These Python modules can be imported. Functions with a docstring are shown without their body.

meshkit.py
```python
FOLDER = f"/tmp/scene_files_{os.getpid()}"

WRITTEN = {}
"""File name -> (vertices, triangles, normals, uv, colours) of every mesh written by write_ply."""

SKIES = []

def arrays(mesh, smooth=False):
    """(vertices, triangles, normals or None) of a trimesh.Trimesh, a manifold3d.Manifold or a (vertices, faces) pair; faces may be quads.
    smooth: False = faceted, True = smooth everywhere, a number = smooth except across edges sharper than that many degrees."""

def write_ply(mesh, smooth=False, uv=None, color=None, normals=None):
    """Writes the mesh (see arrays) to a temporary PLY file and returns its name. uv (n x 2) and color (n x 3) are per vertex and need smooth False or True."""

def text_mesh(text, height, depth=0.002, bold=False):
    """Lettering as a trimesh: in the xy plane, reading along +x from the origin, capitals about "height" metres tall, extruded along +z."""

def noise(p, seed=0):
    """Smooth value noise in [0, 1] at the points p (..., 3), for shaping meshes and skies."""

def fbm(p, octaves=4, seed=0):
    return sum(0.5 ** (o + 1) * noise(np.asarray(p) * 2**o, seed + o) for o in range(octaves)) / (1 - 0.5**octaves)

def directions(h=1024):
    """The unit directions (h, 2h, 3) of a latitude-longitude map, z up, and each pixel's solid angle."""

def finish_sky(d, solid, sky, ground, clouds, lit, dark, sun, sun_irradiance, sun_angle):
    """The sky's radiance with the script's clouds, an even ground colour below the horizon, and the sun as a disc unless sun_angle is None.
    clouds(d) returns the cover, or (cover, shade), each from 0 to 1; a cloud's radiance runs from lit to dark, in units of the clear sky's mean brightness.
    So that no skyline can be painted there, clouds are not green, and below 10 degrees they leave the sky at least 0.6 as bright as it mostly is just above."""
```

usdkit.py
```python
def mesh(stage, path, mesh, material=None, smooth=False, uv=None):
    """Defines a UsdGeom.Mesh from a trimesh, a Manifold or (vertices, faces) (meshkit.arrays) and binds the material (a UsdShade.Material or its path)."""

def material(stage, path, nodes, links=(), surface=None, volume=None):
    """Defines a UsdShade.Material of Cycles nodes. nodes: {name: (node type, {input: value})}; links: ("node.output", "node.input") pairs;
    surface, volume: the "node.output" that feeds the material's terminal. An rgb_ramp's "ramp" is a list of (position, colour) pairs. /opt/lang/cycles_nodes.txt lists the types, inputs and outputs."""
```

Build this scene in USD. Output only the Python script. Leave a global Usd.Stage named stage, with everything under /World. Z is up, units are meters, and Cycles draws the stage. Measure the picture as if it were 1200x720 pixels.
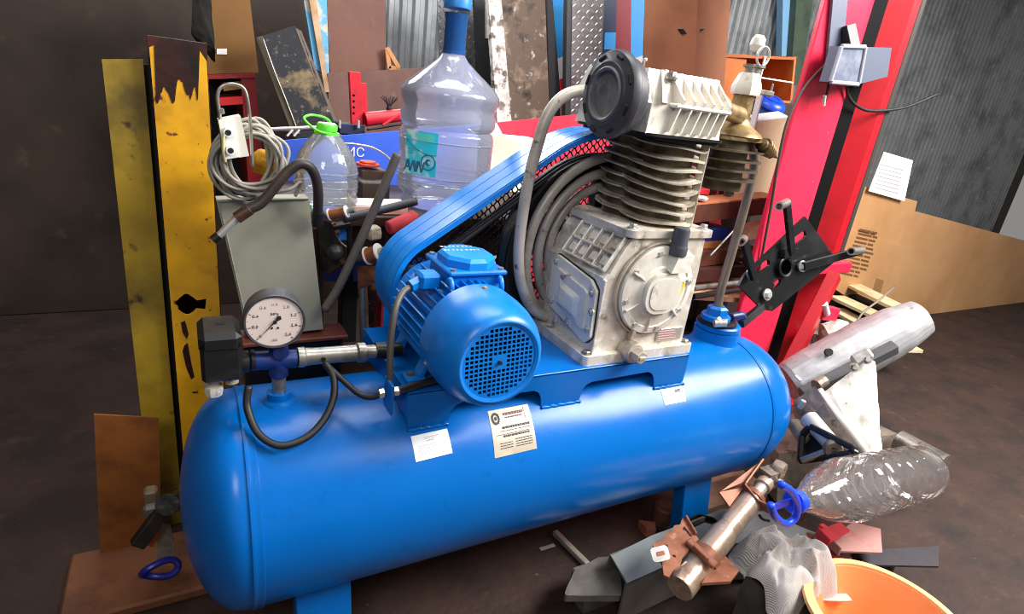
import math, random
import numpy as np
import trimesh, manifold3d
import shapely
from shapely.geometry import Polygon, Point, LineString, box as sbox
from shapely.ops import unary_union
from shapely import affinity
import usdkit, meshkit
from pxr import Usd, UsdGeom, UsdLux, UsdShade, Sdf, Gf

random.seed(7)
rng = np.random.default_rng(7)
stage = Usd.Stage.CreateInMemory()
UsdGeom.SetStageUpAxis(stage, UsdGeom.Tokens.z)
UsdGeom.SetStageMetersPerUnit(stage, 1.0)
UsdGeom.Xform.Define(stage, '/World')
UsdGeom.Scope.Define(stage, '/World/Looks')

# ------------------------------------------------------------------ camera
EYE = np.array([0.0, -1.065, 1.218])
PITCH, ROLL, HEAD, FPX = math.radians(20), math.radians(7.5), math.radians(59.2), 680.0
_h = np.array([math.cos(HEAD), math.sin(HEAD), 0.0])
FWD = _h * math.cos(PITCH) - np.array([0, 0, 1.0]) * math.sin(PITCH)
_r0 = np.cross(FWD, [0, 0, 1.0]); _r0 /= np.linalg.norm(_r0); _u0 = np.cross(_r0, FWD)
RIGHT = math.cos(ROLL) * _r0 + math.sin(ROLL) * _u0
UP = -math.sin(ROLL) * _r0 + math.cos(ROLL) * _u0
cam = UsdGeom.Camera.Define(stage, '/World/camera')
cam.CreateHorizontalApertureAttr(36.0); cam.CreateVerticalApertureAttr(21.6)
cam.CreateFocalLengthAttr(36.0 * FPX / 1200.0)
cam.CreateClippingRangeAttr(Gf.Vec2f(0.02, 100))
_m = Gf.Matrix4d(*RIGHT, 0, *UP, 0, *(-FWD), 0, *EYE, 1)
cam.AddTransformOp().Set(_m)
cam.CreateExposureAttr(0.0)

# ------------------------------------------------------------------ daylight and added fills
dome = UsdLux.DomeLight.Define(stage, '/World/sky_light')
dome.CreateIntensityAttr(0.08); dome.CreateColorAttr(Gf.Vec3f(1.0, 0.98, 0.97))

def rect_light(name, pos, target, w, h, inten, col=(1, 1, 1)):
    l = UsdLux.RectLight.Define(stage, '/World/' + name)
    l.CreateWidthAttr(w); l.CreateHeightAttr(h); l.CreateIntensityAttr(inten); l.CreateColorAttr(Gf.Vec3f(*col))
    z = np.array(pos, float) - np.array(target, float); z /= np.linalg.norm(z)
    x = np.cross([0, 0, 1.0], z); x /= np.linalg.norm(x); y = np.cross(z, x)
    l.AddTransformOp().Set(Gf.Matrix4d(*x, 0, *y, 0, *z, 0, *pos, 1))
rect_light('gate_daylight', (3.2, -1.25, 2.9), (1.3, 0.0, 0.6), 1.9, 1.5, 32.0, (1.0, 0.97, 0.95))
rect_light('front_fill', (2.0, -2.0, 3.4), (1.1, 0.0, 0.7), 2.0, 1.0, 8.0, (1.0, 0.98, 0.96))  # added fill that brightens the pump front; source unseen
rect_light('side_window', (-0.75, -1.75, 2.3), (0.8, 0.1, 0.8), 0.6, 0.6, 15.0, (0.97, 0.98, 1.0))
rect_light('background_fill', (0.7, 0.35, 3.15), (0.8, 0.6, 0.0), 1.8, 0.8, 11.0, (0.97, 0.98, 1.0))  # added overhead lamp to lighten the background; no roof opening is built
rect_light('wall_window', (0.75, 2.05, 2.1), (0.7, 0.0, 0.95), 1.5, 0.6, 14.0, (0.96, 0.98, 1.0))

# ------------------------------------------------------------------ helpers
def lin(c):
    if isinstance(c, str):
        c = [int(c[i:i + 2], 16) / 255 for i in (0, 2, 4)]
    return tuple(x / 12.92 if x <= .04045 else ((x + .055) / 1.055) ** 2.4 for x in c)

def mat(name, col, rough=.5, metal=0., dirt=(), bump=None, coat=0., spec=.5, rvar=None):
    """dirt: layers (colour, noise scale, from, to, detail) mixed over the base colour where noise runs from..to"""
    N = {'p': ('principled_bsdf', {'roughness': rough, 'metallic': metal, 'specular_ior_level': spec, 'coat_weight': coat, 'coat_roughness': .08, 'base_color': lin(col)}),
         'tc': ('texture_coordinate', {})}
    L = []
    prev = None
    for i, d in enumerate(dirt):
        c, sc, a, b = d[:4]; det = d[4] if len(d) > 4 else 4
        N[f'n{i}'] = ('noise_texture', {'scale': sc, 'detail': det, 'roughness': .6})
        N[f'r{i}'] = ('map_range', {'from_min': a, 'from_max': b, 'to_min': 0., 'to_max': d[5] if len(d) > 5 else 1., 'clamp': True})
        N[f'm{i}'] = ('mix', {'color1': lin(col), 'color2': lin(c)})
        off = (i * 3.7 + len(name) * .31, i * 1.3, i * 2.1)
        N[f'o{i}'] = ('mapping', {'location': off})
        L += [('tc.object', f'o{i}.vector'), (f'o{i}.vector', f'n{i}.vector'), (f'n{i}.fac', f'r{i}.value'), (f'r{i}.result', f'm{i}.fac')]
        if prev: L.append((prev, f'm{i}.color1'))
        prev = f'm{i}.color'
    if prev: L.append((prev, 'p.base_color'))
    if bump:
        N['bn'] = ('noise_texture', {'scale': bump[0], 'detail': 3}); N['b'] = ('bump', {'strength': bump[1], 'distance': bump[2] if len(bump) > 2 else .002})
        L += [('tc.object', 'bn.vector'), ('bn.fac', 'b.height'), ('b.normal', 'p.normal')]
    if rvar:
        N['rn'] = ('noise_texture', {'scale': rvar[0], 'detail': 3}); N['rr'] = ('map_range', {'from_min': .3, 'from_max': .7, 'to_min': rvar[1], 'to_max': rvar[2], 'clamp': True})
        L += [('tc.object', 'rn.vector'), ('rn.fac', 'rr.value'), ('rr.result', 'p.roughness')]
    return usdkit.material(stage, '/World/Looks/' + name, N, L, surface='p.BSDF')

def clear_plastic(name, tint, gloss=.05, body=.25, bodycol='d0d4e8', ior=1.45):
    """thin clear PET wall: see-through with rim reflections and a slight milky body"""
    N = {'t': ('transparent_bsdf', {'color': lin(tint)}), 'g': ('glossy_bsdf', {'color': (1, 1, 1), 'roughness': gloss}),
         'f': ('fresnel', {'IOR': ior}), 'mx': ('mix_closure', {}), 'd': ('diffuse_bsdf', {'color': lin(bodycol)}), 'm2': ('mix_closure', {'fac': body}),
         'tr': ('translucent_bsdf', {'color': lin(bodycol)}), 'dm': ('mix_closure', {'fac': .5}),
         'tc': ('texture_coordinate', {}), 'n': ('noise_texture', {'scale': 22., 'detail': 3}), 'b': ('bump', {'strength': .2, 'distance': .003})}
    L = [('tc.object', 'n.vector'), ('n.fac', 'b.height'), ('b.normal', 'g.normal'), ('d.BSDF', 'dm.closure1'), ('tr.BSDF', 'dm.closure2'),
         ('t.BSDF', 'm2.closure1'), ('dm.closure', 'm2.closure2'), ('f.fac', 'mx.fac'), ('m2.closure', 'mx.closure1'), ('g.BSDF', 'mx.closure2')]
    return usdkit.material(stage, '/World/Looks/' + name, N, L, surface='mx.closure')

def V(*a): return np.array(a, float)
def unit(v): v = np.asarray(v, float); return v / max(np.linalg.norm(v), 1e-12)

def at(px, py, x=None, y=None, z=None):
    """the place in the workshop, on the plane x=, y= or z=, that a point of the photograph shows"""
    d = (px - 600) / FPX * RIGHT - (py - 360) / FPX * UP + FWD
    t = (x - EYE[0]) / d[0] if x is not None else (y - EYE[1]) / d[1] if y is not None else (z - EYE[2]) / d[2]
    return EYE + d * t

def fr(o, x, y):
    """4x4 with origin o, local x along x, local y roughly along y"""
    x = unit(x); y = np.asarray(y, float); y = unit(y - x * (y @ x)); z = np.cross(x, y)
    M = np.eye(4); M[:3, 0], M[:3, 1], M[:3, 2], M[:3, 3] = x, y, z, o
    return M
def axis_fr(o, z, up=(0, 0, 1)):
    z = unit(z); up = np.asarray(up, float)
    if abs(unit(up) @ z) > .98: up = V(1, 0, 0) if abs(z[0]) < .9 else V(0, 1, 0)
    x = unit(np.cross(up, z)); y = np.cross(z, x)
    M = np.eye(4); M[:3, 0], M[:3, 1], M[:3, 2], M[:3, 3] = x, y, z, o
    return M
def join(*ms):
    out = []
    for m in ms: out += list(m) if isinstance(m, (list, tuple)) else [m]
    return trimesh.util.concatenate(out) if len(out) > 1 else out[0]
def hull(pts): return trimesh.convex.convex_hull(np.asarray(pts, float))
def cham(lo, hi, b=.003, M=None):
    lo, hi = np.asarray(lo, float), np.asarray(hi, float); b = min(b, .45 * float((hi - lo).min())); P = []
    for k in range(3):
        l, h = lo + b, hi - b; l[k], h[k] = lo[k], hi[k]
        P += [[(l, h)[i][0], (l, h)[j][1], (l, h)[q][2]] for i in (0, 1) for j in (0, 1) for q in (0, 1)]
    m = hull(P)
    if M is not None: m.apply_transform(M)
    return m
def bar(p0, p1, w, h, up=(0, 0, 1), b=.002):
    p0, p1 = np.asarray(p0, float), np.asarray(p1, float); M = axis_fr(p0, p1 - p0, up)
    return cham((-w / 2, -h / 2, 0), (w / 2, h / 2, np.linalg.norm(p1 - p0)), b, M)
def lathe(prof, o, d, n=40, up=(0, 0, 1)):
    """prof: (radius, distance along d) from start to end; ends on the axis are closed"""
    prof = [(max(r, 0), t) for r, t in prof]
    rows, v, f = [], [], []
    a = np.arange(n) / n * 2 * np.pi + (np.pi / n)
    for r, t in prof:
        if r < 1e-7: rows.append([len(v)]); v.append((0, 0, t))
        else:
            rows.append(list(range(len(v), len(v) + n))); v += [(r * math.cos(q), r * math.sin(q), t) for q in a]
    for A, B in zip(rows, rows[1:]):
        for i in range(n):
            j = (i + 1) % n
            if len(A) == 1 and len(B) == 1: continue
            if len(A) == 1: f.append((A[0], B[j], B[i]))
            elif len(B) == 1: f.append((A[i], A[j], B[0]))
            else: f += [(A[i], A[j], B[j]), (A[i], B[j], B[i])]
    m = trimesh.Trimesh(np.array(v), np.array(f), process=False)
    if m.volume < 0: m.invert()
    m.apply_transform(axis_fr(o, d, up))
    return m
def cyl(p0, p1, r0, r1=None, n=24, b=0):
    p0, p1 = np.asarray(p0, float), np.asarray(p1, float); r1 = r0 if r1 is None else r1; L = np.linalg.norm(p1 - p0)
    pr = [(0, 0), (r0 - b, 0), (r0, b), (r1, L - b), (r1 - b, L), (0, L)] if b else [(0, 0), (r0, 0), (r1, L), (0, L)]
    return lathe(pr, p0, p1 - p0, n)
def pipe_open(p0, p1, r, t, n=20):
    p0, p1 = np.asarray(p0, float), np.asarray(p1, float); L = np.linalg.norm(p1 - p0)
    return lathe([(r - t, L), (r - t, 0), (r, 0), (r, L), (r - t, L)], p0, p1 - p0, n)
def spline(P, k=8):
    P = np.asarray(P, float); Q = np.vstack([2 * P[0] - P[1], P, 2 * P[-1] - P[-2]]); out = []
    for i in range(1, len(Q) - 2):
        a, b, c, d = Q[i - 1:i + 3]
        for s in np.arange(k) / k:
            out.append(.5 * (2 * b + (c - a) * s + (2 * a - 5 * b + 4 * c - d) * s * s + (3 * b - a - 3 * c + d) * s ** 3))
    out.append(P[-1]); return np.array(out)
def tube(P, r, n=12, k=8, closed=False, raw=False):
    P = np.asarray(P, float) if raw else spline(P, k); m = len(P)
    rr = np.full(m, r) if np.ndim(r) == 0 else np.interp(np.linspace(0, 1, m), np.linspace(0, 1, len(r)), r)
    T = np.gradient(P, axis=0)
    if closed: T = np.roll(P, -1, 0) - np.roll(P, 1, 0)
    T /= np.maximum(np.linalg.norm(T, axis=1, keepdims=True), 1e-12)
    x = unit(np.cross(T[0], (0, 0, 1) if abs(T[0][2]) < .9 else (1, 0, 0))); v = []
    for i in range(m):
        x = unit(x - T[i] * (x @ T[i])); y = np.cross(T[i], x)
        for q in np.arange(n) / n * 2 * np.pi: v.append(P[i] + rr[i] * (x * math.cos(q) + y * math.sin(q)))
    f = []
    for i in range(m if closed else m - 1):
        a, b = i * n, ((i + 1) % m) * n
        for j in range(n):
            q = (j + 1) % n; f += [(a + j, a + q, b + q), (a + j, b + q, b + j)]
    if not closed:
        c0, c1 = len(v), len(v) + 1; v += [P[0], P[-1]]
        for j in range(n):
            q = (j + 1) % n; f += [(c0, q, j), (c1, (m - 1) * n + j, (m - 1) * n + q)]
    return trimesh.Trimesh(np.array(v), np.array(f), process=False)
def prism(poly, M, h):
    """a shapely polygon in the local xy plane, extruded h along local z, placed by M"""
    gs = [g for g in getattr(poly, 'geoms', [poly]) if g.geom_type == 'Polygon' and g.area > 1e-10]
    ms = [trimesh.creation.extrude_polygon(g, h, engine='earcut') for g in gs]
    m = join(ms); m.apply_transform(M); return m
def slab(pts, n, t):
    """a plate from its face corners (3-D, planar) with thickness t along n"""
    pts = np.asarray(pts, float); M = fr(pts[0], pts[1] - pts[0], pts[-1] - pts[0])
    if M[:3, 2] @ np.asarray(n, float) < 0:
        M = fr(pts[0], pts[1] - pts[0], pts[0] - pts[-1])
    loc = (pts - pts[0]) @ M[:3, :3]
    return prism(Polygon(loc[:, :2]).buffer(0), M, t)
def bolt(p, d, r=.006, h=.005, washer=True):
    p = np.asarray(p, float); d = unit(d)
    ms = [lathe([(0, 0), (r, 0), (r, h * .8), (r * .8, h), (0, h)], p, d, 6)]
    if washer: ms.append(cyl(p - d * .001, p + d * h * .25, r * 1.45, n=14))
    return join(ms)
def rrect(w, h, r): return sbox(-w / 2 + r, -h / 2 + r, w / 2 - r, h / 2 - r).buffer(r, 6)
def text_on(s, height, M, depth=.0006, bold=False, center=True):
    m = meshkit.text_mesh(s, height, depth, bold)
    if center:
        c = m.bounds.mean(0); m.apply_translation((-c[0], -c[1], 0))
    m.apply_transform(M); return m
def subdiv(m, maxe):
    v, f = trimesh.remesh.subdivide_to_size(m.vertices, m.faces, maxe, max_iter=12)
    m = trimesh.Trimesh(v, f); m.merge_vertices(); return m
def rough(m, maxe, amp, scale, seed=0):
    """cast or dented surface: refine and push along the normals by noise"""
    m = subdiv(m, maxe); n = m.vertex_normals
    m.vertices = m.vertices + n * ((meshkit.fbm(m.vertices * scale + 50, 3, seed) - .5) * 2 * amp)[:, None]
    return m

# ------------------------------------------------------------------ scene tree
_used = {}
def _path(parent, name):
    k = (parent, name); i = _used.get(k, 0); _used[k] = i + 1
    return f'{parent}/{name}' + (f'_{i:03d}' if i else '')
BASE = {}
def data(p, **kw):
    for k, v in kw.items():
        if v: p.SetCustomDataByKey(k, v)
def thing(name, label, cat, base=(0, 0, 0), group=None, kind=None):
    path = _path('/World', name); x = UsdGeom.Xform.Define(stage, path); x.AddTranslateOp().Set(Gf.Vec3d(*map(float, base)))
    BASE[path] = np.asarray(base, float); data(x.GetPrim(), label=label, category=cat, group=group, kind=kind); return path
def part(parent, name, mesh, m, smooth=35, label=None, kind=None):
    """a mesh given in world coordinates, as a child of a thing or of a part; returns its path"""
    path = _path(parent, name); base = next(BASE[k] for k in BASE if path == k or path.startswith(k + '/'))
    mesh = mesh.copy(); mesh.apply_translation(-base)
    p = usdkit.mesh(stage, path, mesh, m, smooth).GetPrim(); data(p, label=label, kind=kind); return path
def single(name, mesh, m, label=None, cat=None, smooth=35, group=None, kind=None):
    path = _path('/World', name); base = V(*mesh.bounds.mean(0)[:2], mesh.bounds[0][2]); mesh = mesh.copy(); mesh.apply_translation(-base)
    g = usdkit.mesh(stage, path, mesh, m, smooth); g.AddTranslateOp().Set(Gf.Vec3d(*map(float, base))); BASE[path] = base
    data(g.GetPrim(), label=label, category=cat, group=group, kind=kind); return path
X, Y, Z = V(1, 0, 0), V(0, 1, 0), V(0, 0, 1)

# ------------------------------------------------------------------ materials
M_blue = mat('blue_tank_paint', '0064b6', .32, 0, [('0058a6', 3, .45, .75), ('004488', 26, .62, .78, 6, .5)], (60, .12, .001), spec=.3, rvar=(4, .2, .32))
M_blue2 = mat('blue_motor_paint', '0676d0', .32, 0, [('0a58a4', 14, .5, .8), ('2a2f3c', 40, .68, .8, 5, .6)], (140, .15, .001))
M_blueg = mat('blue_guard_paint', '1488e6', .25, 0, [('0a70cc', 8, .5, .8)], None)
M_bluedark = mat('dark_blue_fitting_paint', '0d2a6a', .4, 0, [('10151f', 40, .45, .7)])
M_alu = mat('cast_aluminium', 'd9d2c6', .48, .25, [('a58f74', 9, .46, .72, 6, .85), ('4c3b2b', 17, .56, .74, 8, .9), ('efeae2', 30, .55, .7)], (190, .25, .001))
M_alu2 = mat('oily_cast_aluminium', 'c3b9a9', .42, .3, [('8a7153', 10, .46, .72, 6, .8), ('3d2e20', 19, .58, .74, 8, .9)], (190, .25, .001))
M_fin = mat('cylinder_fin_casting', 'cfc6b5', .45, .3, [('7d6b50', 12, .45, .75, 6), ('3a2c1f', 22, .6, .76, 7, .9)], (160, .2, .001))
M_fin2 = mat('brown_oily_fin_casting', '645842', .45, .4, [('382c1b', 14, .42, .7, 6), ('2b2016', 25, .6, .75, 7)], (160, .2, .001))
M_head = mat('pale_head_casting', 'ddd8cc', .5, .15, [('b5a68d', 9, .5, .75, 6, .8), ('6b5237', 20, .6, .76, 8, .85)], (190, .2, .001))
M_brass = mat('dirty_brass', '937a4e', .45, .45, [('4d3d22', 22, .45, .7), ('c9b896', 45, .62, .76)], (120, .2, .001))
M_steel = mat('worn_steel', 'a8a49b', .35, .8, [('5f574b', 20, .5, .75), ('3b3128', 38, .62, .75)], (140, .15, .001))
M_steelw = mat('bright_zinc', 'dcd8d0', .3, .7, [('8a8276', 30, .6, .75)])
M_pipe = mat('grey_painted_pipe', 'bdb4a6', .42, .15, [('8d8374', 14, .5, .75), ('4c4239', 34, .63, .72)], (140, .15, .001))
M_pipe2 = mat('dull_grey_brown_pipe', 'a39a8d', .4, .2, [('776d60', 10, .45, .75), ('39322a', 30, .62, .75)], (140, .15, .001))
M_black = mat('black_plastic', '111112', .45, 0, [('262421', 24, .55, .8)])
M_blackg = mat('black_greasy_metal', '171412', .38, .2, [('3a2a1c', 16, .5, .75), ('0a0908', 30, .5, .7)])
M_filter = mat('charcoal_filter_plastic', '3c3c40', .42, 0, [('57565a', 9, .5, .8)])
M_filterin = mat('grey_filter_disc', '6a6a6e', .5, 0, [('9a9a9c', 26, .55, .75), ('434346', 15, .5, .7)])
M_rubber = mat('black_rubber', '161616', .5, 0, [('2c2825', 20, .5, .8)])
M_flywheel = mat('dark_cast_iron', '2a2826', .38, .5, [('6f675f', 16, .6, .74), ('181614', 9, .5, .7)])
M_greyplug = mat('slate_grey_plastic', '4b4d54', .45)
M_white = mat('white_plastic', 'e8e6e0', .4, 0, [('bdb5a4', 14, .58, .8)])
M_ink = mat('black_print', '1c1b1d', .6)
M_inkred = mat('faded_red_print', 'c98f8c', .6)
M_inkfade = mat('pale_grey_print', 'b5b2b4', .6)
M_paper = mat('white_label_paper', 'f4f3f2', .55)
M_tag = mat('beige_worn_metal_plate', 'b3a794', .42, .15, [('d8c9ae', 9, .5, .7), ('7c5b45', 20, .6, .75)])
M_dial = mat('cream_pink_dial', 'dccbc2', .6)
M_yellowmark = mat('yellow_marking', 'e3c32c', .5)
M_dark = mat('soot_black', '0b0b0c', .7)

# ------------------------------------------------------------------ the compressor
AC = thing('air_compressor', 'blue piston air compressor with silver pump and blue motor on a horizontal tank', 'air compressor', (0.74, 0, 0))
ZC, R = .40, .215
x0, x1, dep = .073, 1.41, .118
pr = []
for a in np.linspace(0, np.pi / 2, 16): pr.append((R * .994 * math.sin(a), x0 - .02 - .098 * math.cos(a)))
pr += [(R * .994, x0 - .004), (R, x0 - .003), (R, x1 + .003), (R * .994, x1 + .004)]
for a in np.linspace(0, np.pi / 2, 16)[::-1]: pr.append((R * .994 * math.sin(a), x1 + .02 + .19 * math.cos(a)))
TANK = part(AC, 'tank', lathe(pr, (0, 0, ZC), X, 128), M_blue, 30)
for xs, w in ((x0, .011), (x1, .006)):
    sg = -1 if xs == x0 else 1
    part(TANK, 'weld_seam', lathe([(R - .004, -w), (R + .0022, -w * .9), (R + .0028, -w * .45), (R + .0012, 0), (R + .0028, w * .45), (R + .0022, w * .9), (R - .004, w), (R - .004, -w)], (xs, 0, ZC), X, 96), M_blue, 50)
for xs in (.2, 1.27):
    for s in (-1, 1):
        P = [(-.07, 0), (.07, 0), (.055, .26), (-.055, .26)]
        yb, yt = s * .165, s * .12
        leg = join(bar((xs, yb, .003), (xs, yt, .26), .11, .006, Y), bar((xs - .052, yb - s * .02, .003), (xs - .052, yt - s * .02, .25), .006, .04, Y), bar((xs + .052, yb - s * .02, .003), (xs + .052, yt - s * .02, .25), .006, .04, Y),
                   cham((xs - .065, yb - .04, 0), (xs + .065, yb + .04, .006), .001))
        part(AC, 'tank_foot', leg, M_blue)
# platform: top plate and cut-out skirts
zt, yf, yk = .655, -.127, .2
PL = part(AC, 'mounting_platform', join(cham((.352, yf, zt - .006), (1.1, yk, zt), .002)), M_blue)
sk = Polygon([(.352, zt - .001), (1.1, zt - .001), (1.1, .577), (1.0, .577)] + [(.995 + .0 , .6), (.985, .615), (.97, .622)] +
             [(.80, .618), (.785, .612), (.776, .6), (.772, .573), (.668, .573), (.664, .598), (.655, .612), (.642, .618)] +
             [(.475, .618), (.458, .612), (.447, .6), (.442, .566), (.358, .566)])
part(PL, 'front_skirt', prism(sk, fr((0, yf + .005, 0), X, Z), .005), M_blue)
part(PL, 'rear_skirt', prism(sk, fr((0, yk, 0), X, Z), .005), M_blue)
part(PL, 'end_skirt', cham((.352, yf + .001, .60), (.357, yk, zt - .001), .001), M_blue)
part(PL, 'end_skirt', cham((1.095, yf + .001, .61), (1.1, yk, zt - .001), .001), M_blue)
# welds along the skirt feet
for a, b in ((.356, .443), (.667, .773), (.999, 1.101)):
    part(PL, 'weld_bead', tube([(a + (b - a) * t, yf - .003, .5725 + .0015 * math.sin(30 * t)) for t in np.linspace(0, 1, 12)], .004, 8), M_blue, True)

# ---- motor
mx, mz = .480, .762
part_motor = part(AC, 'motor_housing', join(lathe([(0, -.13), (.082, -.13), (.084, -.12), (.084, .07), (.09, .075), (.09, .1), (.08, .112), (.04, .118), (0, .118)], (mx, 0, mz), Y, 48)), M_blue2)
for k in range(34):
    a = 2 * np.pi * k / 34
    if abs(math.degrees(a) - 90) < 22 or abs(math.degrees(a) - 270) < 30: continue
    d = V(math.cos(a), 0, math.sin(a)); c = V(mx, 0, mz)
    part(part_motor, 'cooling_fin', bar(c + d * .093 + Y * -.13, c + d * .093 + Y * .068, .0034, .024, d, .001), M_blue2)
for a in range(63, 120, 9):
    d = V(math.cos(math.radians(a)), 0, math.sin(math.radians(a))); c = V(mx, 0, mz)
    part(part_motor, 'cooling_fin', bar(c + d * .093 + Y * -.13, c + d * .093 + Y * -.075, .0034, .024, d, .001), M_blue2)
for s in (-1, 1):
    for yy in (-.075, .055):
        part(part_motor, 'motor_foot', join(cham((mx + s * .098 - .02, yy - .022, zt), (mx + s * .098 + .02, yy + .022, zt + .012), .003),
             bar((mx + s * .088, yy, zt + .01), (mx + s * .066, yy, mz - .045), .03, .012, X)), M_blue2)
        part(part_motor, 'foot_bolt', bolt((mx + s * .105, yy, zt + .012), Z, .0065, .006), M_steel)
FC = part(AC, 'fan_cover', lathe([(.074, -.231), (.074, -.243), (.080, -.2455), (.0865, -.243), (.0935, -.232), (.1015, -.213), (.1065, -.19), (.109, -.165), (.1095, -.122), (.1075, -.122), (.1065, -.165), (.1035, -.19), (.098, -.212), (.09, -.23), (.084, -.24), (.074, -.231)], (mx, 0, mz), Y, 72), M_blue2, 40)
disc = Point(0, 0).buffer(.076, 24); holes = []
th = math.radians(4)
for i in range(-8, 9):
    for j in range(-8, 9):
        u, w = i * .0092, j * .0092
        if math.hypot(u, w) < .0685 and math.hypot(u, w) > .0175: holes.append(sbox(u - .0033, w - .0033, u + .0033, w + .0033))
gr = disc.difference(unary_union(holes))
part(FC, 'grille', prism(affinity.rotate(gr, 4, origin=(0, 0)), fr((mx, -.2395, mz), X, Z), .0022), M_blue2, False, 'square-hole grille')
part(FC, 'centre_screw', cyl((mx, -.246, mz), (mx, -.2415, mz), .004, n=12), M_dark)
part(FC, 'fan', join(lathe([(0, -.2), (.03, -.2), (.03, -.17), (.095, -.165), (.095, -.16), (0, -.16)], (mx, 0, mz), Y, 32),
     [bar((mx + .028 * math.cos(a), -.185, mz + .028 * math.sin(a)), (mx + .09 * math.cos(a), -.185, mz + .09 * math.sin(a)), .03, .003, (math.sin(a), 0, -math.cos(a))) for a in np.arange(8) * np.pi / 4]), M_dark)
for a in (88, 200, 330):
    d = V(math.cos(math.radians(a)), 0, math.sin(math.radians(a)))
    part(FC, 'cover_screw', bolt(V(mx, -.145, mz) + d * .1085, d, .0055, .004), M_steel)
# terminal box on top of the motor
bx0, bx1, by0, by1 = .436, .562, -.088, .05
TB = part(AC, 'terminal_box', cham((bx0 + .008, by0 + .008, .835), (bx1 - .008, by1 - .008, .878), .006), M_blue2)
part(TB, 'flange_plate', cham((bx0, by0, .874), (bx1, by1, .884), .003), M_blue2)
def octo(x0, x1, y0, y1, c, z): return [(x0 + c, y0, z), (x1 - c, y0, z), (x1, y0 + c, z), (x1, y1 - c, z), (x1 - c, y1, z), (x0 + c, y1, z), (x0, y1 - c, z), (x0, y0 + c, z)]
part(TB, 'lid', hull(octo(bx0 + .010, bx1 - .010, by0 + .008, by1 - .008, .034, .884) + octo(bx0 + .010, bx1 - .010, by0 + .008, by1 - .008, .034, .898) + octo(bx0 + .016, bx1 - .016, by0 + .014, by1 - .014, .032, .905)), M_blueg, False)
for sx in (bx0 + .011, bx1 - .011):
    for sy in (by0 + .011, by1 - .011): part(TB, 'lid_screw', cyl((sx, sy, .882), (sx, sy, .888), .006, n=12), M_steel)
marks = []
for row, (yy, n, xa) in enumerate(((-.005, 9, .452), (.022, 8, .455))):
    for k in range(n):
        w = .0035 + .003 * rng.random(); px_ = xa + k * .0095 + .002 * rng.random()
        marks += [cham((px_, yy - .003, .9045), (px_ + w, yy + .003 * rng.random(), .9056), .0003), cham((px_, yy - .003, .9045), (px_ + .0015, yy + .004, .9056), .0003)]
part(TB, 'lid_lettering', join(marks), M_white, False, 'worn white raised characters')
for s in (.437, .545):
    part(TB, 'lifting_lug', tube([(s, -.092, .828), (s, -.1, .853), (s, -.09, .87), (s, -.08, .86)], .006, 8), M_blue2, True)
part(TB, 'cable_gland', join(cham((.388, -.062, .838), (.432, -.02, .872), .006), cyl((.392, -.042, .853), (.37, -.05, .846), .013, n=6)), M_blue2)
part(AC, 'motor_cable', tube([(.372, -.05, .846), (.352, -.062, .838), (.332, -.085, .815), (.322, -.1, .765), (.318, -.115, .71), (.318, -.12, .675), (.32, -.122, .655)], .0065, 10), mat('dark_grey_cable', '4a4643', .5), True)
CB = part(AC, 'cable_bracket', join(cham((.312, -.15, .625), (.318, -.105, .688), .0015), cham((.312, -.108, .63), (.36, -.103, .66), .0015)), M_blue)
for xx in (.301, .329): part(CB, 'cable_fitting', lathe([(0, 0), (.0095, 0), (.0095, .009), (.006, .012), (0, .014)], (xx - .006, -.128, .664), X, 6), M_steelw)
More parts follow.
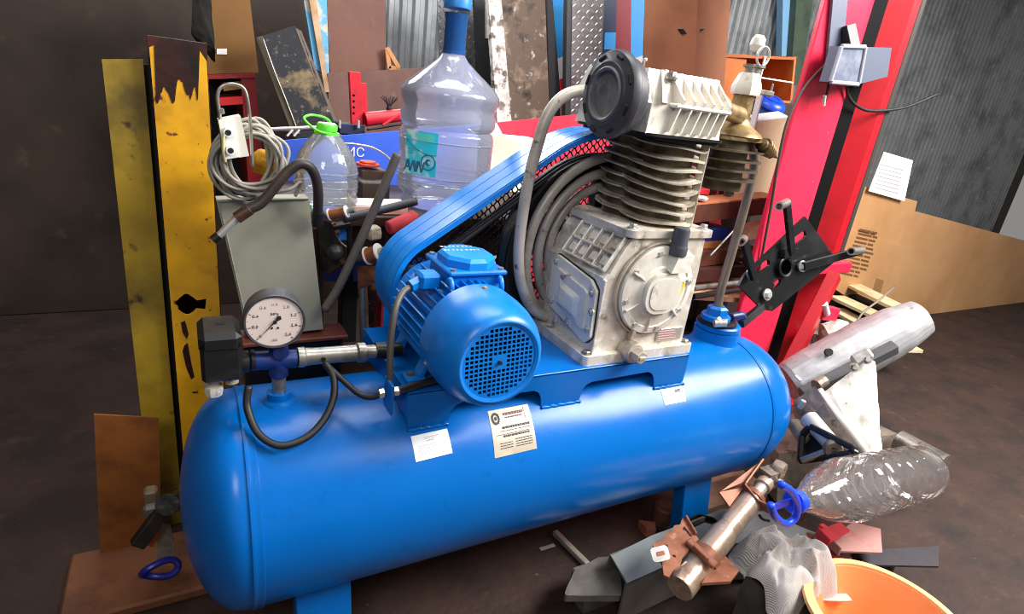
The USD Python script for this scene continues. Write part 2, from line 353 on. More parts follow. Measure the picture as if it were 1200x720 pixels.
part(AC, 'black_conduit', tube([(.325, -.128, .664), (.37, -.118, .665), (.42, -.11, .668), (.46, -.1, .672)], .008, 10), M_rubber, True)

# ---- pump crankcase
cy0, cy1 = -.10, .145
XZ = [(.80, .675), (1.09, .675), (1.09, .86), (1.085, .955), (.866, .955), (.845, .93), (.815, .872), (.80, .862)]
CK = part(AC, 'crankcase', rough(prism(Polygon(XZ), fr((0, cy1, 0), X, Z), cy1 - cy0), .03, .0009, 60, 3), M_alu, 40)
part(CK, 'base_flange', join(prism(sbox(.775, cy0 - .018, 1.115, cy1 + .02).buffer(-.012).buffer(.012, 6), fr((0, 0, .655), X, Y), .024)), M_alu)
for bxx, byy in ((.79, -.1), (1.1, -.1), (.79, .15), (1.1, .15)): part(CK, 'base_bolt', bolt((bxx, byy, .679), Z, .009, .008), M_steel)
part(CK, 'foot_lug', join(bar((.80, .12, .668), (.80, .19, .664), .045, .018, Z, .004), cyl((.80, .195, .655), (.80, .195, .675), .022)), M_alu)
part(CK, 'foot_lug_bolt', bolt((.80, .195, .675), Z, .011, .014), M_steel)
part(CK, 'top_flange', prism(rrect(.262, .275, .02), fr((.978, .03, .955), X, Y), .016), M_alu)
for bxx, byy in ((.868, -.085), (1.088, -.085), (.868, .145), (1.088, .145)): part(CK, 'flange_nut', bolt((bxx, byy, .971), Z, .009, .012), M_steelw)
# vertical corner rib on the front left edge
part(CK, 'corner_rib', bar((.803, cy0 - .001, .68), (.803, cy0 - .001, .86), .012, .008, X), M_alu)
# side cover on the left wall
sc = Polygon([(-.085, .70), (.075, .732), (.088, .75), (.092, .85), (.08, .866), (-.07, .848), (-.095, .83), (-.103, .72)]).buffer(-.012).buffer(.012, 5)
Ms = fr((.80, 0, 0), -Y, Z)
def left(poly, h, x=.80):    # polygon in (y,z) on the left wall, growing towards -x
    return prism(Polygon([(-y, z) for y, z in poly.exterior.coords]), fr((x, 0, 0), -Y, Z), h)
def plate_left(poly, h, x=.80):
    m = trimesh.creation.extrude_polygon(poly, h, engine='earcut'); T = np.eye(4); T[:3, 0] = Y; T[:3, 1] = Z; T[:3, 2] = X; T[:3, 3] = (x - h, 0, 0); m.apply_transform(T)
    return m
SC = part(CK, 'side_cover', join(plate_left(sc, .011)), M_head)
part(CK, 'side_cover_panel', join(plate_left(sc.buffer(-.030).buffer(.004), .0165), rough(hull([(.783, -.05, .74), (.783, .04, .752), (.783, .04, .815), (.783, -.05, .80), (.775, -.03, .755), (.775, .025, .76), (.775, .025, .8), (.775, -.03, .79)]), .02, .0015, 40)), M_head)
part(CK, 'cover_gasket', plate_left(sc.buffer(.003), .003), M_dark)
for yy, zz in ((.076, .849), (-.082, .822), (-.089, .735), (.07, .748), (-.092, .78), (-.01, .722)):
    part(CK, 'cover_bolt', bolt((.789, yy, zz), -X, .0065, .006), M_steelw)
part(CK, 'casting_lug', rough(hull([(.789, .005, .835), (.789, .045, .83), (.789, .03, .808), (.776, .02, .832), (.776, .035, .825)]), .01, .002, 80), M_alu2)
# window grid on the sloping shoulder: raised bars over a recessed plate
sh0, sh1 = V(.8075, 0, .872), V(.8555, 0, .948); up_s = unit(sh1 - sh0); n_s = unit(np.cross(up_s, Y)); n_s = -n_s if n_s[0] > 0 else n_s
L_s = np.linalg.norm(sh1 - sh0); y_a, y_b = .078, -.088
def sp(y, t, h=0.0): return V(0, y, 0) + sh0 + up_s * (t * L_s) + n_s * h
ysl = np.linspace(y_a, y_b, 5)
for t in (0.02, .5, 1.0): part(CK, 'window_bar', bar(sp(y_a, t, .004), sp(y_b, t, .004), .006, .012, n_s), M_alu)
for yy in ysl: part(CK, 'window_bar', bar(sp(yy, 0, .004), sp(yy, 1, .004), .006, .012, n_s), M_alu)
for t in (.26, .75):
    for k in range(4):
        c = (ysl[k] + ysl[k + 1]) / 2
        part(CK, 'window_pad', bar(sp(c + .011, t, .001), sp(c - .011, t, .001), .022, .006, n_s, .002), M_head)
# ---- crank end cover on the front wall
ex, ez, ey = .951, .831, -.10
ECV = part(CK, 'end_cover', lathe([(0, -.0), (.107, 0), (.108, -.002), (.108, -.016), (.105, -.0195), (.09, -.022), (.088, -.019), (.064, -.024), (.06, -.028), (0, -.028)], (ex, ey, ez), Y, 64), M_head, 30)
part(CK, 'cover_rim', lathe([(.112, 0), (.116, -.002), (.116, -.01), (.112, -.011), (.112, 0)], (ex, ey, ez), Y, 64), M_alu2)
bossp = rrect(.104, .098, .04)
part(CK, 'centre_boss', prism(affinity.translate(bossp, ex + .000, ez + .000), fr((0, ey - .02, 0), X, Z), .020), M_head)
part(CK, 'boss_plate', prism(affinity.translate(rrect(.082, .076, .03), ex + .001, ez - .001), fr((0, ey - .038, 0), X, Z), .004), M_head)
for a in (20, 75, 150, 205, 262, 318):
    d = V(math.cos(math.radians(a)), 0, math.sin(math.radians(a))); c = V(ex, ey - .02, ez)
    part(CK, 'cover_rib', bar(c + d * .045, c + d * .1, .005, .014, Y, .001), M_alu)
for k in range(8):
    a = math.radians(12 + 45 * k); d = V(math.cos(a), 0, math.sin(a))
    part(CK, 'end_cover_bolt', bolt(V(ex, ey - .018, ez) + d * .094, -Y, .0068, .007), M_steelw)
part(CK, 'filler_boss', rough(hull([(ex + .0, ey - .018, ez + .06), (ex + .065, ey - .018, ez + .06), (ex + .002, ey - .046, ez + .052), (ex + .058, ey - .046, ez + .052), (ex + .015, ey - .01, ez + .102), (ex + .07, ey - .01, ez + .1), (ex + .018, ey - .044, ez + .092), (ex + .066, ey - .044, ez + .09)]), .012, .0012, 60), M_head)
part(CK, 'breather_plug', join(lathe([(0, 0), (.0205, 0), (.0215, .004), (.0215, .018), (.0195, .021), (.0195, .026), (.0185, .028), (.0185, .058), (.016, .064), (0, .066)], (ex + .026, ey - .027, ez + .09), (-.02, 0, 1), 12)), M_greyplug)
part(CK, 'yellow_paint_mark', bar((ex + .063, ey - .0225, ez - .035), (ex + .076, ey - .0225, ez + .02), .007, .002, Y, .0004), M_yellowmark)
ow = V(.905, -.118, .683)
part(CK, 'oil_plug', join(lathe([(0, 0), (.026, 0), (.027, -.006), (.027, -.034), (.023, -.04), (0, -.04)], ow + Y * .02, Y, 28), lathe([(0, 0), (.018, 0), (.018, -.02), (.015, -.024), (0, -.024)], ow - Y * .02, Y, 6),
     cham(ow + V(-.009, -.047, -.004), ow + V(.009, -.041, .004), .001), bar(ow + V(0, .01, .02), ow + V(0.003, .005, .062), .014, .014, Y)), M_alu2)
NP = part(CK, 'rating_plate', cham((.995, cy0 - .004, .690), (1.078, cy0 - .0005, .724), .001), M_steelw)
for k in range(4): part(CK, 'plate_lettering', cham((1.0, cy0 - .0048, .696 + k * .0065), (1.045 + .025 * rng.random(), cy0 - .0038, .6985 + k * .0065), .0003), M_inkred, False)
# ---- cylinder with its fins
def fin_shape(s): return unary_union([Point(1.0, -.002).buffer(.090 * s, 24), Point(.976, .086).buffer(.076 * s, 24)]).buffer(-.006).buffer(.012).buffer(-.006)
def fin_lathe(poly, z, t):
    a = trimesh.creation.extrude_polygon(poly, t, engine='earcut'); a.apply_translation((0, 0, z)); return a
CYL = part(AC, 'cylinder', join(fin_lathe(Point(1.0, 0).buffer(.064, 24), .971, .21), fin_lathe(Point(.975, .087).buffer(.055, 24), .971, .21)), M_fin2, 30)  # core coloured dark to paint in the shade between the fins
for k in range(8):
    z = .990 + k * .0243; s = 1 + .012 * math.sin(k * 2.1)
    m = join(fin_lathe(fin_shape(s), z, .0036), fin_lathe(fin_shape(s).buffer(-.012), z - .001, .0056))
    # a little wavy, as cast
    m = subdiv(m, .03); m.vertices[:, 2] += .105 * (m.vertices[:, 1] - .03) + .003 * np.sin(m.vertices[:, 0] * 40 + k) * (np.linalg.norm(m.vertices[:, :2] - V(.99, .03), axis=1) > .06)
    part(CYL, 'cooling_fin', m, M_fin, 30)
part(CYL, 'fin_rib', bar((1.058, -.062, .972), (1.058, -.062, 1.175), .007, .02, (1,-1,0)), M_fin)
part(CYL, 'stud', cyl((1.082, .02, .96), (1.082, .02, 1.18), .005, n=10), M_fin)
# ---- cylinder head
def hb(x0, x1, y0, y1, z0, z1, ix, iy): return hull([(x0, y0, z0), (x1, y0, z0), (x1, y1, z0), (x0, y1, z0), (x0 + ix, y0 + iy, z1), (x1 - ix, y0 + iy, z1), (x1 - ix, y1 - iy, z1), (x0 + ix, y1 - iy, z1)])
part(AC, 'valve_plate', join(prism(rrect(.225, .26, .03), fr((.962, .03, 1.165), X, Y), .010)), M_dark)
HD = part(AC, 'cylinder_head', join(rough(hb(.838, 1.055, -.10, .16, 1.177, 1.236, .008, .006), .03, .001, 40), rough(hb(.828, 1.06, -.09, .165, 1.236, 1.302, .014, .022), .03, .0012, 40, 5)), M_head, 40)
part(HD, 'gasket_plate', prism(rrect(.24, .27, .03), fr((.952, .025, 1.172), X, Y), .006), M_blackg)
part(HD, 'ledge', cham((.892, -.116, 1.232), (1.058, -.09, 1.242), .003), M_head)
for k, xx in enumerate((.91, .942, .97, .996, 1.022, 1.047)):
    part(HD, 'head_rib', hull([(xx - .003, -.115, 1.241), (xx + .003, -.115, 1.241), (xx - .003, -.118, 1.25), (xx + .003, -.118, 1.25), (xx - .003, -.06, 1.303), (xx + .003, -.06, 1.303), (xx - .003, -.02, 1.24), (xx + .003, -.02, 1.24)]), M_head)
    part(HD, 'skirt_rib', hull([(xx - .003, -.114, 1.236), (xx + .001, -.114, 1.236), (xx - .020, -.112, 1.184), (xx - .016, -.112, 1.184), (xx - .003, -.09, 1.236), (xx + .001, -.09, 1.236), (xx - .020, -.09, 1.184), (xx - .016, -.09, 1.184)]), M_head)
part(HD, 'corner_web', hull([(.86, -.108, 1.24), (.868, -.108, 1.24), (.875, -.07, 1.303), (.884, -.06, 1.304), (.89, -.092, 1.24), (.89, -.07, 1.24)]), M_head)
for p in ((.9, -.075, 1.288), (1.0, .06, 1.301), (.86, .1, 1.298)): part(HD, 'head_bolt', bolt(V(*p), Z, .010, .014), M_steel)
part(HD, 'stud_hook', tube([(.866, -.02, 1.295), (.866, -.02, 1.318), (.872, -.02, 1.322)], .0035, 8), M_steel, True)
part(HD, 'inlet_boss', lathe([(0, 0), (.03, 0), (.034, .02), (.05, .045), (0, .045)], (.805, -.04, 1.24), X, 28), M_head)
part(HD, 'outlet_elbow', join(cyl((1.05, -.05, 1.248), (1.095, -.045, 1.245), .036, .032, b=.006), cyl((1.09, -.045, 1.245), (1.20, -.01, 1.238), .021, .02)), M_brass)
# ---- intake filter
fx, fy, fz = .772, -.05, 1.241
FL = part(AC, 'air_filter', lathe([(.048, -.012), (.05, -.018), (.062, -.018), (.066, -.014), (.083, -.010), (.0865, -.004), (.0865, .006), (.083, .010), (.080, .013), (.076, .032), (.070, .040), (.04, .044), (0, .044)], (fx, fy, fz), X, 64), M_filter, 40)
part(FL, 'filter_disc', cyl((fx - .008, fy, fz), (fx + .0, fy, fz), .0495, n=40), M_filterin, label='pale scratched centre disc')
part(FL, 'inner_ring', lathe([(.045, -.006), (.0455, -.018), (.05, -.021), (.0535, -.018), (.054, -.008)], (fx, fy, fz), X, 48), M_filterin)
for k in range(8):
    a = math.radians(20 + 45 * k); d = V(0, math.cos(a), math.sin(a)); t = V(0, -math.sin(a), math.cos(a)); c = V(fx - .0125, fy, fz) + d * .0745
    part(FL, 'air_slot', bar(c - t * .011, c + t * .011, .007, .006, X, .002), M_dark)
# ---- grey delivery pipe looping to the left of the pump
part(AC, 'delivery_pipe', tube([(.86, .10, 1.245), (.81, .10, 1.246), (.757, .10, 1.228), (.722, .10, 1.185), (.704, .10, 1.11), (.693, .10, 1.02), (.690, .10, .92), (.695, .10, .85), (.712, .10, .785), (.75, .10, .72), (.80, .10, .69)], .0135, 14, 8), M_pipe, True)
for k, r in enumerate((.24, .2, .163)):
    a = np.radians(np.linspace(75, 262, 16)); c = V(.965, .115 + .012 * k, .862)
    part(AC, 'intercooler_tube', tube([c + V(math.cos(q) * r, 0, math.sin(q) * r * 1.02) for q in a], .0125, 14, 4), M_pipe2, True)
# ---- flywheel, belt, pulley
fw = V(.955, .168, .832)
FW = part(AC, 'flywheel', lathe([(.222, -.03), (.262, -.034), (.272, -.03), (.272, -.022), (.262, -.014), (.272, -.006), (.262, .002), (.272, .01), (.272, .022), (.222, .022), (.222, -.03)], fw, Y, 80), M_flywheel, 30)
for k in range(5):
    a = math.radians(18 + 72 * k); d = V(math.cos(a), 0, math.sin(a))
    part(FW, 'spoke', bar(fw + d * .04, fw + d * .228, .05, .025, Y, .006), M_flywheel)
part(FW, 'hub', cyl(fw - Y * .03, fw + Y * .03, .06), M_flywheel)
part(AC, 'motor_pulley', lathe([(0, -.03), (.05, -.03), (.05, -.022), (.04, -.014), (.05, -.006), (.04, .002), (.05, .01), (.05, .03), (0, .03)], (mx, .168, mz), Y, 40), M_flywheel)
def belt(yb):
    r1, r2 = .038, .268; c1, c2 = V(mx, 0, mz), V(fw[0], 0, fw[2]); D = np.linalg.norm(c2 - c1); al = math.atan2(c2[2] - c1[2], c2[0] - c1[0]); be = math.acos((r1 - r2) / D)
    P = [c1 + r1 * V(math.cos(q), 0, math.sin(q)) for q in np.linspace(al + be, al + 2 * np.pi - be, 20)] + [c2 + r2 * V(math.cos(q), 0, math.sin(q)) for q in np.linspace(al - be, al + be, 40)]
    return tube([p + Y * yb for p in P], .0075, 6, closed=True, raw=True)
part(AC, 'drive_belt', belt(.156), M_rubber, True); part(AC, 'drive_belt', belt(.172), M_rubber, True)
# ---- belt guard: blue rim band and expanded-metal back
g = Point(.525, .77).buffer(.135, 48).union(Point(.952, .85).buffer(.312, 64)).convex_hull
oc = np.array(g.exterior.simplify(.0005).coords)
def band(po, pi, y0, y1):
    return prism(po.difference(pi), fr((0, y1, 0), X, Z), y1 - y0)
GD = part(AC, 'belt_guard', band(g, g.buffer(-.003), .118, .252), M_blueg, 30)
part(GD, 'front_lip', band(g, g.buffer(-.012), .116, .120), M_blueg)
for y0, y1 in ((.121, .158), (.161, .205), (.208, .249)):
    part(GD, 'pressed_rib', band(g.buffer(.0018), g.buffer(-.0005), y0, y1), M_blueg, 30)
ins = g.buffer(-.002); lines = []
pw, ph = .0235, .0105
minx, miny, maxx, maxy = g.bounds
for r_ in range(int((maxy - miny) / ph) + 2):
    z = miny + r_ * ph; pts = []
    xx = minx - pw; k = 0
    while xx < maxx + pw:
        up_ = ((k + r_) % 2) * 1.0
        pts += [(xx, z + up_ * ph * .92), (xx + pw * .22, z + up_ * ph * .92)]; xx += pw / 2; k += 1
    lines.append(LineString(pts))
msh = unary_union([l.buffer(.0017, 1) for l in lines]).intersection(ins)
part(GD, 'expanded_metal_mesh', prism(msh, fr((0, .248, 0), X, Z), .0015), M_blackg, False, 'black expanded-metal back screen', 'stuff')
part(GD, 'back_frame', band(g, g.buffer(-.010), .245, .2525), M_blackg)
part(GD, 'stay', bar((.44, .2, .655), (.44, .2, .66), .03, .004, Y), M_blueg)
part(GD, 'stay', bar((.42, .215, .6), (.42, .215, .7), .03, .004, Y), M_blueg)
# ---- neck, thin riser pipe, valve tee and hanging finned cooler at the right
nx, ny = 1.362, .02
part(AC, 'tank_neck', join(lathe([(.0, 0), (.078, 0), (.07, .012), (.066, .02), (.066, .05), (0, .05)], (nx, ny, .594), Z, 40), lathe([(0, 0), (.062, 0), (.064, .004), (.064, .014), (.06, .018), (0, .018)], (nx, ny, .646), Z, 40)), M_blue, 30)
NF = part(AC, 'neck_flange', lathe([(0, 0), (.056, 0), (.056, .008), (.045, .011), (0, .011)], (nx - .01, ny, .662), Z, 36), M_blackg)
part(AC, 'check_valve', join(cyl((nx - .02, ny, .672), (nx - .02, ny, .69), .042, b=.003), lathe([(0, 0), (.03, 0), (.03, .02), (.022, .026), (0, .026)], (nx - .02, ny, .69), Z, 6)), M_blue)
part(AC, 'valve_screw', join(bar((nx - .055, ny - .03, .675), (nx - .065, ny - .05, .70), .012, .012, Y), cyl((nx - .075, ny - .045, .683), (nx - .045, ny - .06, .689), .011)), M_steelw)
part(AC, 'elbow_stub', tube([(nx + .03, ny - .01, .68), (nx + .075, ny - .01, .683), (nx + .085, ny - .01, .675)], .013, 10), M_bluedark, True)
part(AC, 'riser_pipe', tube([(nx - .02, ny, .71), (nx - .022, ny + .005, .76), (nx - .022, .02, .9), (nx - .025, .015, 1.05), (nx - .03, .015, 1.12), (nx - .07, .01, 1.185)], .0125, 14), mat('brown_steel_pipe', '7d7266', .38, .35, [('564b40', 12, .45, .75), ('2f2922', 34, .62, .74)]), True)
hx, hy = 1.206, .005
HP = part(AC, 'aftercooler', join(fin_lathe(Point(hx, hy).buffer(.05, 20), 1.075, .11), cyl((hx + .005, hy, 1.056), (hx + .005, hy, 1.076), .05), lathe([(0, 0), (.013, 0), (.013, .018), (0, .018)], (hx + .02, hy - .02, 1.040), Z, 6)), M_fin2, 30)
for k in range(4):
    s = 1 - .02 * (3 - k)
    part(HP, 'cooling_fin', fin_lathe(affinity.scale(rrect(.172, .15, .06), s, s).buffer(0).__class__(affinity.translate(affinity.scale(rrect(.172, .15, .06), s, s), hx, hy).exterior.coords), 1.083 + k * .0235, .005), M_fin2)
part(AC, 'valve_body', join(lathe([(0, 0), (.064, 0), (.068, .006), (.062, .014), (.044, .026), (.031, .036), (.026, .048), (.025, .1), (.029, .104), (0, .104)], (hx + .012, hy, 1.184), Z, 28), prism(affinity.translate(rrect(.175, .12, .03), hx + .015, hy), fr((0, 0, 1.18), X, Y), .007)), M_brass, 40)
part(AC, 'valve_nut', lathe([(0, 0), (.034, 0), (.036, .006), (.036, .02), (.03, .036), (.024, .05), (0, .05)], (hx + .012, hy, 1.286), Z, 6), M_head)
part(AC, 'valve_neck', join(cyl((hx + .022, hy, 1.33), (hx + .022, hy, 1.352), .02), cyl((hx + .022, hy, 1.350), (hx + .022, hy, 1.356), .026)), M_steel)
a = np.linspace(0, 2 * np.pi, 33)[:-1]
part(AC, 'safety_ring', tube([(hx + .018 + .021 * math.cos(q), hy - .022, 1.375 + .021 * math.sin(q)) for q in a], .0026, 8, closed=True, raw=True), M_steelw, True)
part(AC, 'safety_valve_cap', rough(join(lathe([(0, 0), (.012, .002), (.018, .014), (.016, .03), (.01, .038), (0, .04)], (hx + .03, hy + .016, 1.386), (.1, 0, 1), 20)), .008, .002, 70), M_head)
sp0 = V(hx + .06, hy - .055, 1.175); dd = unit(V(.075, -.0, -.03)); q = np.linspace(0, 4.2 * 2 * np.pi, 90); fr_ = axis_fr(sp0, dd)
part(AC, 'drain_spring', join(tube([(fr_ @ V((.02 - .0022 * (t / 6.28)) * math.cos(t), (.02 - .0022 * (t / 6.28)) * math.sin(t), .011 * t / 6.28, 1))[:3] for t in q], .0035, 8, raw=True), cyl(sp0 - dd * .01, sp0 + dd * .065, .016, .004)), M_brass, True)
part(AC, 'valve_bracket', join(bar((hx + .05, hy + .01, 1.3), (hx + .13, hy + .02, 1.3), .02, .012), bar((hx + .128, hy + .02, 1.29), (hx + .128, hy + .02, 1.325), .006, .006, Y)), M_steel)

# ---- pressure fittings at the left end
px0, py0 = .135, -.015
part(AC, 'tank_boss', lathe([(0, 0), (.034, 0), (.03, .008), (.022, .012), (.022, .026), (0, .026)], (px0, py0, .607), Z, 28), M_blue)
part(AC, 'nipple', lathe([(0, 0), (.011, 0), (.0125, .004), (.0125, .036), (.011, .04), (0, .04)], (px0, py0, .63), Z, 20), M_steel)
MF = part(AC, 'manifold_cross', join(cyl((px0, py0, .664), (px0, py0, .735), .017, b=.003), cyl((px0 - .05, py0, .702), (px0 + .034, py0, .698), .0175, b=.003), cyl((px0 + .002, py0 - .02, .722), (px0 + .002, py0 + .02, .722), .014)), M_bluedark)
for xx in (.078, .088): part(MF, 'coupling_ring', lathe([(0, 0), (.0195, 0), (.0195, .006), (0, .006)], (xx, py0, .703), X, 16), M_blackg)
part(AC, 'relief_valve', join(lathe([(0, 0), (.0195, 0), (.0195, .012), (.0175, .014), (.0165, .03), (.0165, .11), (.02, .114), (.02, .128), (.014, .13), (.014, .15), (0, .15)], (px0 + .034, py0, .7), V(1, -.0, -.02), 24), cyl((px0 + .084, py0 - .0175, .692), (px0 + .084, py0 - .0155, .692), .005, n=10)), M_steel)
part(AC, 'valve_port', cyl((px0 + .078, py0 - .019, .699), (px0 + .078, py0 - .016, .699), .0045, n=12), M_dark)
part(AC, 'valve_coupler', lathe([(0, 0), (.018, 0), (.018, .02), (.013, .022), (.013, .055), (0, .055)], (px0 + .184, py0, .697), X, 20), M_blackg)
PSW = part(AC, 'pressure_switch', join(cham((.006, -.052, .683), (.07, .04, .762), .006), cham((.004, -.054, .738), (.072, .042, .776), .010), cyl((.06, -.015, .70), (.082, -.015, .703), .02)), M_black)
part(PSW, 'switch_slot', cham((.033, -.01, .774), (.047, 0, .7775), .001), M_dark)
for xx, zz in ((.022, .683), (.054, .688)):
    part(PSW, 'cable_gland', join(lathe([(0, 0), (.0145, 0), (.0145, .012), (.012, .014), (.012, .022), (0, .022)], (xx, -.02, zz), -Z, 16)), M_alu2)
part(PSW, 'brass_gland_nut', lathe([(0, 0), (.0155, 0), (.0165, .006), (.014, .018), (0, .02)], (.024, -.022, .664), -Z, 8), M_alu)
gc = V(.126, -.045, .789); gd = unit(V(-.06, -1, -.02))
GA = part(AC, 'pressure_gauge', lathe([(.047, .002), (.0475, -.0015), (.0505, -.002), (.0525, .001), (.0525, .006), (.050, .009), (.050, .042), (.046, .046), (0, .046)], gc, -gd, 64), M_filter, 40)
part(GA, 'gauge_stem', cyl((px0, py0 - .002, .73), (px0, py0 - .012, .75), .010), M_steel)
DI = part(GA, 'dial', cyl(gc - gd * .006, gc - gd * .001, .0478, n=48), M_dial)
gM = fr(gc - gd * .001, np.cross(gd, Z) * -1 if np.cross(gd, Z)[0] < 0 else np.cross(gd, Z), Z)
if gM[:3, 2] @ gd < 0: gM[:3, 0] *= -1; gM[:3, 2] *= -1
gX, gY = gM[:3, 0], gM[:3, 1]
def on_dial(r, deg): return gc - gd * .0008 + gX * (r * math.cos(math.radians(deg))) + gY * (r * math.sin(math.radians(deg)))
ticks = []
for k in range(33):
    dg = 228 - k * 276 / 32; big = k % 4 == 0
    if big or k % 2 == 0: ticks.append(bar(on_dial(.041 if big else .0435, dg), on_dial(.0455, dg), .0011 if big else .0006, .0006, gd, .0001))
part(GA, 'dial_ticks', join(ticks), M_ink, False)
for k, s in enumerate(('0', '0.2', '0.4', '0.6', '0.8', '1.0', '1.2', '1.4', '1.6')):
    dg = 228 - k * 276 / 8; T = gM.copy(); T[:3, 3] = on_dial(.0335 if k else .036, dg)
    part(GA, 'dial_figure', text_on(s, .0052, T, .0005), M_ink, False)
for s, h, dx, dy in (('MPa', .0048, 0, .015), ('1.5', .0036, .0, -.035)):
    T = gM.copy(); T[:3, 3] = gc - gd * .0008 + gX * dx + gY * dy; part(GA, 'dial_figure', text_on(s, h, T, .0005), M_ink, False)
for dx in (-.005, .005): part(GA, 'dial_mark', cyl(gc - gd * .0009 + gX * dx - gY * .012, gc + gX * dx - gY * .012 - gd * .0003, .0022, n=6), M_ink, False)
tip, tail = on_dial(.038, 228), on_dial(.015, 48)
part(GA, 'needle', join(hull([tip + gd * .001, tip + gd * .002] + [on_dial(.001, 228 + s * 90) + gd * e for s in (-1, 1) for e in (.001, .002)]), hull([tail + gd * .001, tail + gd * .002] + [on_dial(.011, 48) + s * .0048 * unit(np.cross(gd, tail - gc)) + gd * e for s in (-1, 1) for e in (.001, .002)] + [gc + gd * .001]), cyl(gc, gc + gd * .003, .0032)), M_ink, False)
part(AC, 'signal_tube', tube([(.078, -.06, .675), (.074, -.075, .64), (.088, -.11, .605), (.12, -.135, .59), (.165, -.13, .595), (.2, -.11, .615), (.222, -.085, .645), (.226, -.06, .675), (.216, -.035, .692)], .0068, 12), M_rubber, True)
part(AC, 'signal_tube', tube([(.217, -.035, .69), (.24, -.07, .672), (.265, -.105, .655), (.285, -.122, .655), (.3, -.128, .663)], .0058, 12), M_rubber, True)

# ---- stickers on the tank, bent to it
def on_tank(u, s):      # u along the tank, s = arc angle down from the top front, radians
    return V(u, -math.sin(s), math.cos(s))
def sticker(corners, thick=.0009, n=8):
    """corners: four (x, z) points on the front of the shell (tl, tr, br, bl)"""
    c = np.array([(x, math.acos((z - ZC) / R)) for x, z in corners]); t = np.linspace(0, 1, n + 1); V_, F_ = [], []
    for h in (0.0002, thick):
        for b in t:
            for a in t:
                x, s = (c[0] * (1 - a) + c[1] * a) * (1 - b) + (c[3] * (1 - a) + c[2] * a) * b
                V_.append((x, -(R + h) * math.sin(s), ZC + (R + h) * math.cos(s)))
    k = n + 1; o = k * k
    for i in range(n):
        for j in range(n):
            p = i * k + j; F_ += [(p, p + 1, p + k + 1), (p, p + k + 1, p + k), (o + p, o + p + k + 1, o + p + 1), (o + p, o + p + k, o + p + k + 1)]
    for i in range(n):
        for p, q_ in ((i, i + 1), (n * k + i + 1, n * k + i), ((i + 1) * k, i * k), (i * k + n, (i + 1) * k + n)): F_ += [(p, o + p, o + q_), (p, o + q_, q_)]
    m = trimesh.Trimesh(np.array(V_), np.array(F_), process=False)
    if m.volume < 0: m.invert()
    return m, c
def st_pt(c, a, b, h=.0012):
    x, s = (c[0] * (1 - a) + c[1] * a) * (1 - b) + (c[3] * (1 - a) + c[2] * a) * b
    return V(x, -(R + h) * math.sin(s), ZC + (R + h) * math.cos(s))
def st_lines(c, spec):
    """print: short dashes in rows; spec rows: (b, a0, a1, height)"""
    ms = []
    for b, a0, a1, h in spec:
        a = a0
        while a < a1 - .01:
            w = min(.02 + .05 * rng.random(), a1 - a); ms.append(bar(st_pt(c, a, b), st_pt(c, a + w, b), h, .0005, np.cross(X, st_pt(c, a, b) - st_pt(c, a, b - .02)), .0001)); a += w + .012
    return join(ms)
S1, c1 = sticker([(.360, .564), (.438, .566), (.439, .530), (.361, .527)])
s1 = part(TANK, 'sticker', S1, M_paper, 40, 'white paper label with tiny faded print, lower left')
part(s1, 'sticker_print', st_lines(c1, [(.16, .3, .72, .0012), (.22, .34, .66, .001), (.30, .38, .58, .0018)] + [(.46 + .075 * k, .12, .85 - .1 * (k % 2), .0009) for k in range(6)]), M_inkfade, False)
S2, c2 = sticker([(.537, .579), (.637, .580), (.633, .509), (.530, .507)])
s2 = part(TANK, 'sticker', S2, M_tag, 40, 'beige worn data plate with black gear emblem')
gp = [st_pt(c2, .14 + .105 * math.cos(q) * (1 if k % 2 else .86), .20 - .145 * math.sin(q) * (1 if k % 2 else .86), .0014) for k, q in enumerate(np.linspace(0, 2 * np.pi, 33)[:-1])]
gi = [st_pt(c2, .14 + .058 * math.cos(q), .20 - .08 * math.sin(q), .0014) for q in np.linspace(0, 2 * np.pi, 33)[:-1]]
def ring_mesh(outer, inner, n, h=.0006):
    o, i_ = np.array(outer), np.array(inner); k = len(o); v = np.vstack([o, i_, o + n * h, i_ + n * h]); f = []
    for j in range(k):
        q_ = (j + 1) % k; f += [(j, q_, k + q_), (j, k + q_, k + j), (2 * k + j, 3 * k + q_, 2 * k + q_), (2 * k + j, 3 * k + j, 3 * k + q_), (j, 2 * k + q_, q_), (j, 2 * k + j, 2 * k + q_), (k + j, k + q_, 3 * k + q_), (k + j, 3 * k + q_, 3 * k + j)]
    return trimesh.Trimesh(v, f, process=False)
nn = unit(st_pt(c2, .14, .2, .01) - st_pt(c2, .14, .2, 0))
part(s2, 'gear_emblem', join(ring_mesh(gp, gi, nn), hull([p + nn * e for p in [st_pt(c2, .14 + .033 * math.cos(q), .20 - .045 * math.sin(q), .0014) for q in np.linspace(0, 6.28, 9)[:-1]] for e in (0, .0006)])), M_ink, False)
part(s2, 'logo_lettering', join(st_lines(c2, [(.13, .33, .82, .006), (.21, .36, .8, .003)]), bar(st_pt(c2, .85, .05), st_pt(c2, .86, .3), .0012, .0005, nn, .0001)), mat('maroon_print', '6b3a3a', .6), False)
part(s2, 'plate_print', st_lines(c2, [(.42, .25, .92, .005), (.49, .2, .94, .0013), (.56, .1, .9, .0013), (.60, .25, .88, .0042)] + [(.74 + .05 * k, .15, .46, .0016) for k in range(3)] + [(.70 + .05 * k, .52, .93, .0018) for k in range(4)]), M_ink, False)
S3, c3 = sticker([(1.018, .567), (1.097, .569), (1.088, .541), (1.016, .541)])
s3 = part(TANK, 'sticker', S3, M_paper, 40, 'small white label with black emblem, right')
part(s3, 'sticker_print', st_lines(c3, [(.5 + .12 * k, .2, .85, .0012) for k in range(3)]), M_inkred, False)
part(s3, 'sticker_emblem', st_lines(c3, [(.2, .58, .84, .004), (.3, .55, .8, .003)]), M_ink, False)

